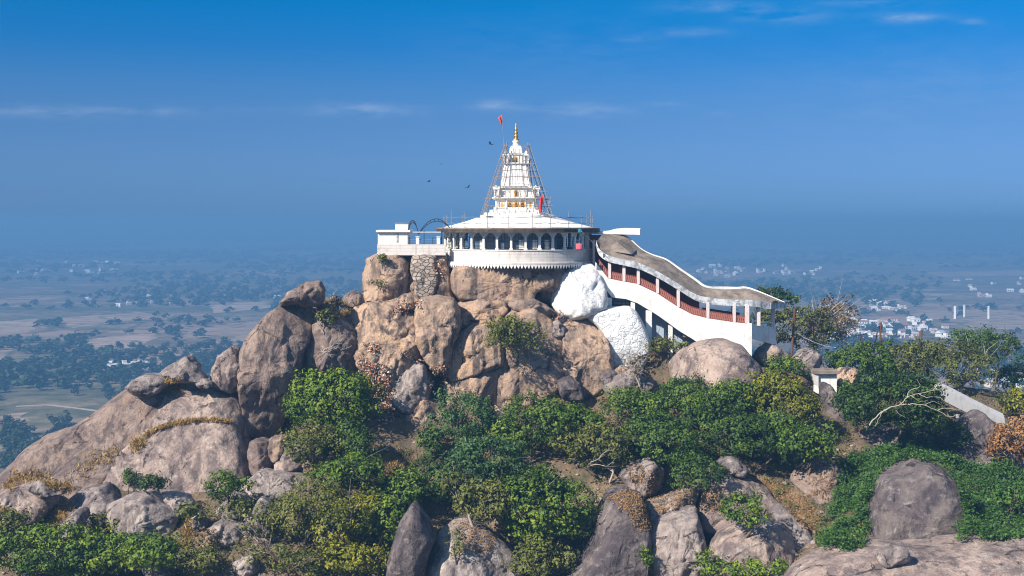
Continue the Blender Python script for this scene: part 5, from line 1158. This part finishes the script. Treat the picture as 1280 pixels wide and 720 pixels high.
def blades(name, strips, kind, n_per, hgt, label, cat, seed):
    rg = np.random.default_rng(seed); V, T = [], []
    for pts, n, spread in strips:
        pts = np.array(pts, float); seg = np.hypot(*np.diff(pts, axis=0).T); cum = np.concatenate([[0], np.cumsum(seg)])
        for _ in range(n):
            s_ = rg.uniform(0, cum[-1]); px, py = np.interp(s_, cum, pts[:, 0]) + rg.normal() * spread, np.interp(s_, cum, pts[:, 1]) + rg.normal() * spread
            r = hit(px, py)
            if r is None: continue
            L = np.array(r[0]); t0 = .45 + rg.normal() * .15
            for _ in range(n_per):
                b = L + rg.normal(size=3) * np.array([.14, .14, .03]); hh = hgt * rg.uniform(.5, 1.3); d = rg.normal(size=3) * .35 * hh + np.array([0, 0, hh]); sd = rg.normal(size=3); sd[2] = 0; sd *= .022 / (np.linalg.norm(sd) + 1e-6)
                V += [b - sd, b + sd, b + d * .6 + sd * .8 + rg.normal(size=3) * .02, b + d + np.array([d[0] * .5, d[1] * .5, -.1 * hh])]; T.append(t0 + rg.normal() * .15)
    V = np.array(V); me = leaf_mesh(name, V, np.arange(len(V)).reshape(-1, 4), np.array(T), M['leaf_' + kind]); return tag(link(name, me), label, cat, None, 'stuff')
blades('dry_grass', [([(182, 546), (195, 538), (215, 531), (240, 527), (265, 526), (288, 528)], 330, 1.0), ([(8, 612), (20, 598), (45, 595), (60, 600)], 160, 4), ([(62, 608), (88, 612)], 120, 2.5), ([(62, 660), (75, 640), (85, 632)], 260, 4.5), ([(208, 480), (222, 478), (218, 490)], 120, 3), ([(168, 560), (180, 552)], 90, 3),
                     ([(415, 385), (432, 392)], 140, 5), ([(470, 575), (510, 592)], 160, 6), ([(235, 650), (232, 690)], 120, 3), ([(1075, 640), (1070, 680)], 150, 3), ([(20, 650), (5, 640)], 60, 3), ([(100, 590), (150, 563)], 90, 5)],
       'grass', 8, .32, 'tufts of golden dry grass rooted in cracks and ledges of the slabs', 'grass', 31)
def rubbish_mat():
    m, n, bs = mat('mixed rubbish'); g = NG(n); r = g.node("ShaderNodeValToRGB"); g.put(r.inputs[0], g.attr('tone')); r.color_ramp.interpolation = 'CONSTANT'
    cols_ = [(0, (.24, .15, .09)), (.22, (.36, .24, .15)), (.40, (.16, .10, .07)), (.52, (.42, .30, .22)), (.62, (.55, .48, .40)), (.70, (.52, .17, .05)), (.82, (.36, .10, .06)), (.90, (.62, .57, .52)), (.955, (.04, .16, .14)), (.975, (.10, .14, .35))]
    el = r.color_ramp.elements
    while len(el) < len(cols_): el.new(.5)
    for e, (p, c) in zip(el, cols_): e.position = p; e.color = (*c, 1)
    g.put(bs.inputs['Base Color'], r.outputs[0]); return m
RM = rubbish_mat()
rgq = np.random.default_rng(5)
def rubbish(parts, seed):
    rg = np.random.default_rng(seed); Cs, Ns = [], []
    for poly, n in parts:
        for px, py in inpoly(poly, n, rg):
            r = hit(px, py)
            if r is None: continue
            L, nn = np.array(r[0]), np.array(r[1]); k = 4
            Cs.append(L + rg.normal(size=(k, 3)) * .16 + nn * rg.uniform(.02, .22, (k, 1))); v = nn + rg.normal(size=(k, 3)) * .6; Ns.append(v / np.linalg.norm(v, axis=1, keepdims=True))
    C, Nn = np.concatenate(Cs), np.concatenate(Ns); V, Fq_ = leaf_quads(C, Nn, .24, rg, .7)
    tag(link('rubbish', leaf_mesh('rubbish', V, Fq_, rg.uniform(0, .999, len(C)), RM)), 'coloured rubbish and offerings tipped down clefts of the cliff', 'rubbish', None, 'stuff')
rubbish([([(452, 440), (460, 455), (485, 458), (490, 490), (492, 530), (470, 520), (455, 480), (448, 455)], 760), ([(535, 458), (560, 458), (561, 478), (553, 490), (536, 488)], 300), ([(482, 392), (500, 380), (530, 374), (525, 384), (500, 392)], 90), ([(455, 430), (475, 428), (466, 445)], 50), ([(500, 436), (530, 452), (524, 456), (500, 442)], 40), ([(590, 510), (640, 510), (640, 525), (600, 530)], 90), ([(540, 330), (553, 322), (556, 345), (545, 352)], 45), ([(680, 520), (700, 500), (700, 515)], 30), ([(686, 390), (706, 390), (704, 402), (690, 400)], 30)], 41)

# ------------------------------------------------------------------ bleached dead branches
def dead(label, root, tips, Y, r=.09, kids=4, name='dead_branch', m='deadwood', seed=0):
    rg = np.random.default_rng(int(root[0]) + seed); b = P(*root, Y); mb = MB()
    twigs(mb, (0, 0, 0), [tuple(P(x, y, Y + d) - b) for x, y, d in tips], r, rg, kids, .3)
    tag(mb.build(name, M[m], None, True, b), label, 'dead branch')
def limbs(label, lines, Y, name='dead_branch'):
    b = P(*lines[0][0][0], Y); mb = MB(); rg = np.random.default_rng(3)
    for pts, r0, r1, dy in lines:
        q = [np.array(P(x, y, Y + dy * i / max(1, len(pts) - 1)) - b) for i, (x, y) in enumerate(pts)]; sm = []
        for i in range(len(q) - 1):
            p0, p1, p2, p3 = q[max(0, i - 1)], q[i], q[i + 1], q[min(len(q) - 1, i + 2)]
            for u in (0, .25, .5, .75): sm.append(.5 * (2 * p1 + (p2 - p0) * u + (2 * p0 - 5 * p1 + 4 * p2 - p3) * u ** 2 + (3 * p1 - p0 - 3 * p2 + p3) * u ** 3) + rg.normal(size=3) * .03)
        sm.append(q[-1]); mb.tube(sm, list(np.linspace(r0, r1, len(sm))), 5, 0, False)
    tag(mb.build(name, M['deadwood'], None, True, b), label, 'dead branch')
limbs('long bleached branches sprawling in front of the big dark tree', [([(1086, 532), (1098, 518), (1112, 510), (1126, 506), (1134, 497), (1148, 492), (1166, 488), (1192, 485)], .075, .02, -1), ([(1126, 506), (1140, 505), (1156, 507), (1172, 513), (1186, 521), (1196, 518)], .06, .02, -1), ([(1112, 510), (1104, 514), (1098, 524), (1094, 533)], .05, .02, -.6),
  ([(1148, 492), (1158, 497), (1172, 496), (1180, 501)], .05, .02, -.5), ([(1134, 497), (1138, 488), (1150, 483), (1146, 474)], .05, .015, .5), ([(1166, 488), (1174, 480), (1186, 474)], .04, .012, 0), ([(1172, 513), (1184, 510), (1196, 512), (1210, 508)], .04, .015, -.3), ([(1156, 507), (1164, 502), (1176, 506)], .035, .012, -.3), ([(1120, 508), (1122, 516), (1132, 522)], .03, .012, -.3), ([(1140, 495), (1150, 502), (1160, 500)], .03, .012, -.2)], DT.location.y - 4.0)
dead('broken pale stick standing in the shaded hollow', (1088, 545), [(1096, 528, -.6)], 132, .09, 0)
dead('bare white branches above the litter shelf', (738, 582), [(752, 568, -.6), (762, 562, -1), (768, 578, -.6), (742, 572, -.5)], 119.5, .05, 3)
dead('white forked branch lying over the pale boulders', (350, 695), [(318, 664, -1), (304, 654, -1.2), (306, 686, -.8), (330, 672, -1)], 112.5, .075, 3)
dead('grey sticks leaning out of the yellowish bush', (408, 690), [(412, 664, -.4), (418, 655, -.6), (400, 668, -.4), (392, 672, -.3)], 112, .05, 2)
dead('dry root tangle spread over the square brown block', (403, 440), [(412, 415, -.5), (425, 425, -.4), (440, 432, -.2), (430, 418, -.4), (395, 432, -.3), (418, 445, -.3)], 127.3, .045, 3)
dead('small dead sapling on the sloping slab', (92, 606), [(93, 578, -.2), (96, 585, -.2), (89, 590, -.2)], 122, .05, 3)
dead('bare twigs in the crown of the largest tree', (660, 640), [(672, 612, -1), (676, 606, -1.2), (655, 628, -1), (684, 600, -1)], 113.5, .05, 3)
dead('pale limbs arching over the olive brown twiggy tree', (1030, 425), [(1006, 392, -1), (1000, 385, -1), (1040, 372, 0), (1050, 405, 0), (1018, 405, -1)], 156, .10, 4)
dead('twisted stump roots under the yellowish bush', (382, 698), [(366, 705, -.4), (398, 708, -.4), (372, 698, -.6), (390, 700, -.8)], 111.5, .08, 3)

# ------------------------------------------------------------------ poles, wires, little buildings on the ridge
def pole(label, a, b, Y, r, m, arm=None):
    A_p, B_p = P(*a, Y), P(*b, Y); t = empty('utility_pole', B_p, label, 'pole')
    MB().tube([B_p - Vector((0, 0, .6)), B_p, A_p], r, 8).build('post', M[m], t, False, None, B_p)
    if arm:
        q = A_p.lerp(B_p, arm[0]); MB().box(q.x - arm[1], q.x + arm[1], q.y - .06, q.y + .06, q.z - .06, q.z + .06).build('crossarm', M['iron'], t, False, None, B_p)
        for s_ in (-1, 1): MB().lathe([(.05, q.z + .06), (.07, q.z + .12), (.04, q.z + .2), (.01, q.z + .22)], 8, 0, (q.x + s_ * arm[1] * .8, q.y)).build('insulator', M['fascia'], t, False, None, B_p)
pole('rusty red iron pole standing beside the stairway porch', (993.5, 386), (989.5, 444), 148, .15, 'rust', (.08, .45))
pole('grey upright pole with a crossarm in the pair near the village view', (1101, 403), (1100, 436), 155, .13, 'rust', (.18, .5))
pole('thin pole leaning against the upright one with the crossarm', (1097, 411), (1093, 436), 155, .09, 'rust')
pole('single dark pole rising from the dull brown green tree', (1152, 412), (1150, 445), 154, .14, 'rust')
pole('short wooden stake beside the golden green bush', (1011, 437), (1011, 462), 145.5, .07, 'bamboo')
pole('short dark post west of the leaning pole pair', (1075, 415), (1075, 432), 156, .09, 'rust')
def wire(label, pts, Y0, Y1, r, m):
    n = len(pts); q = [P(x, y, Y0 + (Y1 - Y0) * i / (n - 1)) for i, (x, y) in enumerate(pts)]
    tag(MB().tube([tuple(v - q[0]) for v in q], r, 5).build('cable', M[m], None, False, q[0]), label, 'cable')
wire('pale blue cable sagging from the rusty pole', [(993, 414), (1005, 422), (1018, 428), (1032, 433), (1046, 435)], 148, 150, .05, 'fascia')
wire('dark wire from the rusty pole to the crossarm pole', [(993, 388), (1020, 402), (1050, 416), (1075, 420), (1101, 407)], 148, 155, .03, 'iron')
wire('second dark wire drooping towards the crossarm pole', [(1000, 405), (1030, 416), (1060, 422), (1080, 418), (1101, 410)], 149, 155, .03, 'iron')
wire('light cord running from the temple eave down to the stairway roof', [(727, 289), (733, 295), (740, 302), (748, 310)], 140.5, 143, .035, 'fascia')
# shrine
sY2 = 140.0; L0 = P(1030, 486, sY2); t = empty('small_shrine', L0, 'small whitewashed shrine with a flat slab roof among the ridge bushes', 'shrine')
mb = MB(); bx(mb, (1022, 467), (1046, 492), sY2, 0, 2.2); mb.build('wall', M['white'], t, False, None, L0)
bx(MB(), (1016, 463.5), (1048, 467), sY2, -.5, 2.5).build('roof', M['concrete'], t, False, None, L0)
mb = MB(); a, b = P(1016.5, 467.2, sY2), P(1022.3, 484, sY2); mb.loft([[a + Vector((0, -.4, 0)), Vector((b.x, a.y - .3, a.z)), b + Vector((0, -.3, 0))], [a + Vector((0, 2, 0)), Vector((b.x, a.y + 2, a.z)), b + Vector((0, 2, 0))]]); mb.build('buttress', M['white'], t, False, None, L0)
# stair wall
HB = paint_mat('blue plastic', (0.05, 0.22, 0.45), (0.04, 0.15, 0.3), .4, 2, False)
L0 = P(1215, 515, 135); t = empty('stair_wall', L0, 'long white stair parapet slanting down the ridge beside the thorn tree', 'wall')
secs = []
for x, yt, yb in ((1179, 486, 496), (1195, 493.5, 504), (1215, 504, 514), (1235, 514, 523), (1256, 524, 531)):
    a, b = P(x, yt, 135), P(x, yb + 5, 135); secs.append([a, a + Vector((0, .5, .55)), b + Vector((0, .5, 0)), b])
MB().loft(secs).build('parapet', paint_mat('grey stair plaster', (.40, .39, .38), (.20, .19, .18), .6, .9), t, False, None, L0)
MB().loft([[s_[1] + Vector((0, .02, -.3)), s_[1] + Vector((0, 2.5, -.1)), s_[2] + Vector((0, 2.5, 0)), s_[2] + Vector((0, .02, 0))] for s_ in secs]).build('steps', M['fascia'], t, False, None, L0)
hang('blue plastic sheet caught on the rocks at the foot of the stair wall', 1203, 523, 5, 5, 133, HB, 'plastic sheet', 'plastic_sheet')
hang('white cloth sheet draped beside the blue plastic one', 1197, 518, 5, 5, 134, M['fascia'], 'cloth', 'white_sheet')
hang('crumpled white sheet on the ridge behind the stair wall', 1243, 505, 18, 7, 148, M['white'], 'cloth', 'white_sheet')
# birds
def bird(px, py, Y, sp, rot, label):
    c = P(px, py, Y); t = MB(); prof = [(.01, -.24), (.05, -.18), (.075, -.05), (.07, .06), (.045, .14), (.05, .18), (.01, .25)]
    b = len(t.V); t.lathe(prof, 8, 0, (0, 0)); t.V = [(x, z, y) for x, y, z in t.V]
    for s_ in (-1, 1):
        t.poly([(s_ * .04, .10, .02), (s_ * sp * .5, .14, .16), (s_ * sp, -.05, .10), (s_ * sp * .5, -.10, .13), (s_ * .04, -.10, .0), (s_ * .04, 0, -.02), (s_ * sp * .5, .02, .12)], [(0, 1, 3, 4), (1, 2, 3), (0, 5, 6, 1), (1, 6, 2), (2, 6, 3), (3, 6, 5, 4)])
    t.poly([(-.03, -.2, 0), (.03, -.2, 0), (.08, -.40, .01), (-.08, -.40, .01)], [(0, 1, 2, 3)])
    o = t.build('bird', M['bird'], None, True, c); o.rotation_euler = (math.radians(rot[0]), math.radians(rot[1]), math.radians(rot[2])); tag(o, label, 'bird')
bird(613, 180, 138, .62, (10, 20, 70), 'dark bird flying closest to the spire tip')
bird(585, 234, 160, .6, (0, -25, 40), 'dark bird gliding level with the scaffolding')
bird(551.5, 205, 210, .6, (0, 20, 10), 'tiny distant bird high above the iron arches')
bird(536, 227, 215, .6, (0, 20, 120), 'tiny distant bird lower above the iron arches')
# ------------------------------------------------------------------ far away: plain trees, villages, towers, air
rgp = np.random.default_rng(77)
def far_tree_mesh(seed, n, sz):
    rg = np.random.default_rng(seed); lc = np.array([[0, 0, .62], [.25, .05, .5], [-.27, -.05, .52], [.02, .25, .5], [-.03, -.25, .46], [.12, -.1, .78]]); lc = lc + rg.normal(size=lc.shape) * .07
    li = rg.integers(0, 6, n); dv = rg.normal(size=(n, 3)); dv /= np.linalg.norm(dv, axis=1, keepdims=True)
    C = lc[li] + dv * np.array([.25, .25, .2]) * rg.uniform(.6, 1.15, (n, 1)); Nn = dv * .7 + np.array([0, 0, .4]) + rg.normal(size=(n, 3)) * .4; Nn /= np.linalg.norm(Nn, axis=1, keepdims=True)
    V, Fq_ = leaf_quads(C, Nn, sz, rg, .8); return V, Fq_, .42 + rg.normal(0, .15, n) + rg.normal(0, .12, 6)[li]
FT_M = []
for i in range(4):
    V, Fq_, tone = far_tree_mesh(300 + i, 230, .17)
    mb = MB(); mb.tube([(0, 0, -.05), (.01, 0, .25), (0, 0, .5)], [.035, .028, .02], 5, 0, False)
    for a in range(3): mb.tube([(0, 0, .25), (.2 * math.cos(a * 2.1), .2 * math.sin(a * 2.1), .5)], [.02, .01], 4, 0, False)
    FT_M.append((leaf_mesh('crown', V, Fq_, tone, M['leaf_far']), new_mesh('trunk', np.array(mb.V), mb.F, [M['bark']])))
def woods(p): return fbm(np.array([[p.x / 210, p.y / 260, 0.0]]), 9, 4, .55)[0]
cnt = 0
cand = []
while cnt < 150:
    px, py = rgp.uniform(0, 380), 432 + 170 * rgp.random() ** 1.3
    if px > 340 - (py - 432) * 2.05 or (px > 300 and py > 440): continue
    p = ground(px, py)
    if woods(p) < -.05 + rgp.normal() * .12: continue
    cand.append((p, rgp.uniform(5.5, 10.5))); cnt += 1
for px, py, s_ in ((48, 470, 11), (62, 460, 10), (110, 462, 11), (150, 458, 10), (165, 452, 12), (170, 466, 13), (210, 456, 10), (135, 447, 9), (20, 436, 12), (50, 442, 11), (150, 438, 9), (112, 446, 10)): cand.append((ground(px, py), s_))
cnt = 0
while cnt < 60:
    px, py = rgp.uniform(1010, 1280), rgp.uniform(388, 440)
    p = ground(px, py)
    if woods(p) < -.1: continue
    cand.append((p, rgp.uniform(7, 12))); cnt += 1
for i, (p, s_) in enumerate(cand):
    t = empty('plain_tree', p, 'small round tree dotting the hazy plain far below the hill', 'tree', 'trees scattered over the nearer plain', rgp.uniform(0, 6.28))
    sc = (s_ * rgp.uniform(.85, 1.25), s_ * rgp.uniform(.85, 1.25), s_ * rgp.uniform(.75, 1.05)); t.scale = sc
    cmesh, tmesh = FT_M[i % 4]; link('crown', cmesh, t); link('trunk', tmesh, t)
# woods and hedges too many to count: one mass
Vb, Fb, Tb, off = [], [], [], 0
base_ = [far_tree_mesh(400 + i, 20, .52) for i in range(6)]
n_done = 0
while n_done < 7500:
    px, py = rgp.uniform(-60, 1340), HY + 22 + 300 * rgp.random() ** 2.3
    if py > 610: continue
    if in_field(px, py) and rgp.random() < .93: continue
    p = ground(px, py)
    w_ = fbm(np.array([[p.x / 420, p.y / 520, 0.0]]), 9, 5, .55)[0]
    if py > 385: w_ = .4 * w_ + .9 * fbm(np.array([[p.x / 95, p.y / 130, 3.0]]), 19, 4, .6)[0]
    if w_ < (.42 if 385 < py < 460 else (.30 if py >= 460 else -.06)) + rgp.normal() * .2: continue
    V, Fq_, tone = base_[n_done % 6]; s_ = rgp.uniform(6, 11) * (1 + max(0, (p.y - 1500)) / 2600)
    Vb.append(V * np.array([s_ * 1.15, s_ * 1.15, s_ * .8 if p.y < 2500 else s_ * .55]) + np.array(p)); Fb.append(Fq_ + off); off += len(V); Tb.append(tone + rgp.normal(0, .12)); n_done += 1
tag(link('distant_woods', leaf_mesh('distant_woods', np.concatenate(Vb), np.concatenate(Fb), np.concatenate(Tb), M['leaf_far'])), 'dark scattered woods and hedgerows covering the hazy plain to the horizon', 'woods', None, 'stuff')
# houses
HM = {}
for nm, c in (('white', (.75, .73, .70)), ('pinkish', (.62, .46, .40)), ('grey', (.42, .40, .38)), ('tile', (.30, .17, .12)), ('blue', (.08, .28, .45)), ('cream', (.66, .58, .46))): HM[nm] = paint_mat('house ' + nm, c, tuple(x * .55 for x in c), .5, .4)
def house_mesh(kind, wall, roof):
    w, d, h = .5, .38, .42; mb = MB(); mb.box(-w, w, -d, d, -.05, h, 0)
    if kind == 'gable':
        mb.poly([(-w - .05, -d - .07, h - .03), (w + .05, -d - .07, h - .03), (w + .05, 0, h + .24), (-w - .05, 0, h + .24), (-w - .05, d + .07, h - .03), (w + .05, d + .07, h - .03)], [(0, 1, 2, 3), (3, 2, 5, 4), (0, 3, 4), (1, 5, 2), (0, 4, 5, 1)], 1)
    else:
        mb.box(-w - .03, w + .03, -d - .03, d + .03, h + .003, h + .05, 1); mb.box(-w, -w * .2, 0, d, h + .053, h + .3, 0)
    for x in (-.3, 0, .3): mb.box(x - .05, x + .05, -d - .012, -d - .002, .1 if x else 0, .3, 2)
    return new_mesh('house', np.array(mb.V), mb.F, [HM[wall], HM[roof], M['iron']], False, mb.M)
HS = [('white flat roofed house in the hazy village', house_mesh('flat', 'white', 'white')), ('white house with a gabled tile roof in the hazy village', house_mesh('gable', 'white', 'tile')), ('pinkish flat roofed house in the hazy village', house_mesh('flat', 'pinkish', 'grey')), ('cream house with a grey pitched roof in the hazy village', house_mesh('gable', 'cream', 'grey')), ('white house with a pale pitched roof in the hazy village', house_mesh('gable', 'white', 'white'))]
def houses(n, x0, x1, y0, y1, where, s0=7, s1=12):
    for _ in range(n):
        u = rgp.beta(1.6, 1.6); px, py = x0 + (x1 - x0) * u, rgp.uniform(y0, y1); p = ground(px, py); i = rgp.choice(5, p=[.36, .14, .14, .12, .24])
        o = link('house', HS[i][1], None, p); s_ = rgp.uniform(s0, s1); o.scale = (s_ * rgp.uniform(.8, 1.5), s_, s_ * rgp.uniform(.8, 1.2)); o.rotation_euler = (0, 0, rgp.normal() * .5 + .2)
        tag(o, HS[i][0].replace('in the hazy village', where), 'house', HS[i][0].split(' in ')[0] + 's ' + where)
houses(84, 1030, 1195, 401, 424, 'in the village seen over the ridge trees', 4.5, 9)
houses(16, 1028, 1072, 382, 394, 'in the hamlet behind the olive brown twiggy tree', 5, 8)
houses(24, 1086, 1135, 377, 391, 'in the hamlet beyond the leaning poles', 4, 8)
houses(8, 1215, 1285, 470, 490, 'under the skyline tree', 7, 10)
houses(26, 335, 480, 366, 379, 'behind the cap boulder', 5, 10)
houses(12, 60, 262, 368, 384, 'in the hazy hamlet on the open western plain', 4, 7)
houses(26, 0, 160, 328, 345, 'in the faint far town on the western plain', 7, 12)
houses(34, 840, 1030, 333, 347, 'in the faint far town beyond the porch roof', 7, 12)
houses(12, 1195, 1285, 345, 372, 'on the far eastern plain', 7, 11)
houses(10, 120, 200, 456, 462, 'in the farmstead among field trees', 6, 9)
o = link('house', house_mesh('flat', 'white', 'blue'), None, ground(1118, 418)); o.scale = (15, 11, 9); tag(o, 'house with a bright blue roof in the middle of the village', 'house')
def tower(px, pt, pb, wpx, label, sq):
    p = ground(px, pb); Y = p.y; H = S(pb - pt, Y); w = S(wpx, Y) / 2; t = empty('water_tower', p, label, 'tower')
    n = 4 if sq else 16
    mb = MB().lathe([(w * 1.05, -.5), (w, H * .3), (w * .96, H * .94)], n); mb.build('shaft', HM['white'], t)
    MB().lathe([(w * 1.12, H * .942), (w * 1.12, H * .985), (w * .5, H), (.02, H)], n).build('cap', HM['white'], t)
tower(1194.2, 382.5, 398.5, 4.2, 'thickest of the three white towers on the plain', True)
tower(1205.5, 381, 396.5, 2.8, 'white tower in the middle of the three on the plain', False)
tower(1235.8, 382.5, 398.8, 2.9, 'white tower standing apart from the other two on the plain', False)

# the dusty blue air over the plain
m = bpy.data.materials.new('air'); m.use_nodes = True; n = m.node_tree; n.nodes.clear(); o_ = n.nodes.new("ShaderNodeOutputMaterial"); v = n.nodes.new("ShaderNodeVolumePrincipled")
v.inputs['Color'].default_value = (0.135, 0.325, 0.585, 1); v.inputs['Density'].default_value = 0.00060; v.inputs['Anisotropy'].default_value = 0.0
n.links.new(v.outputs[0], o_.inputs['Volume'])
mb = MB().box(-31000, 31000, -3500, 31000, PLAIN - 9, 14.6); tag(mb.build('haze', m), kind='stuff', label='thin dusty blue haze filling the air over the plain', cat='haze')
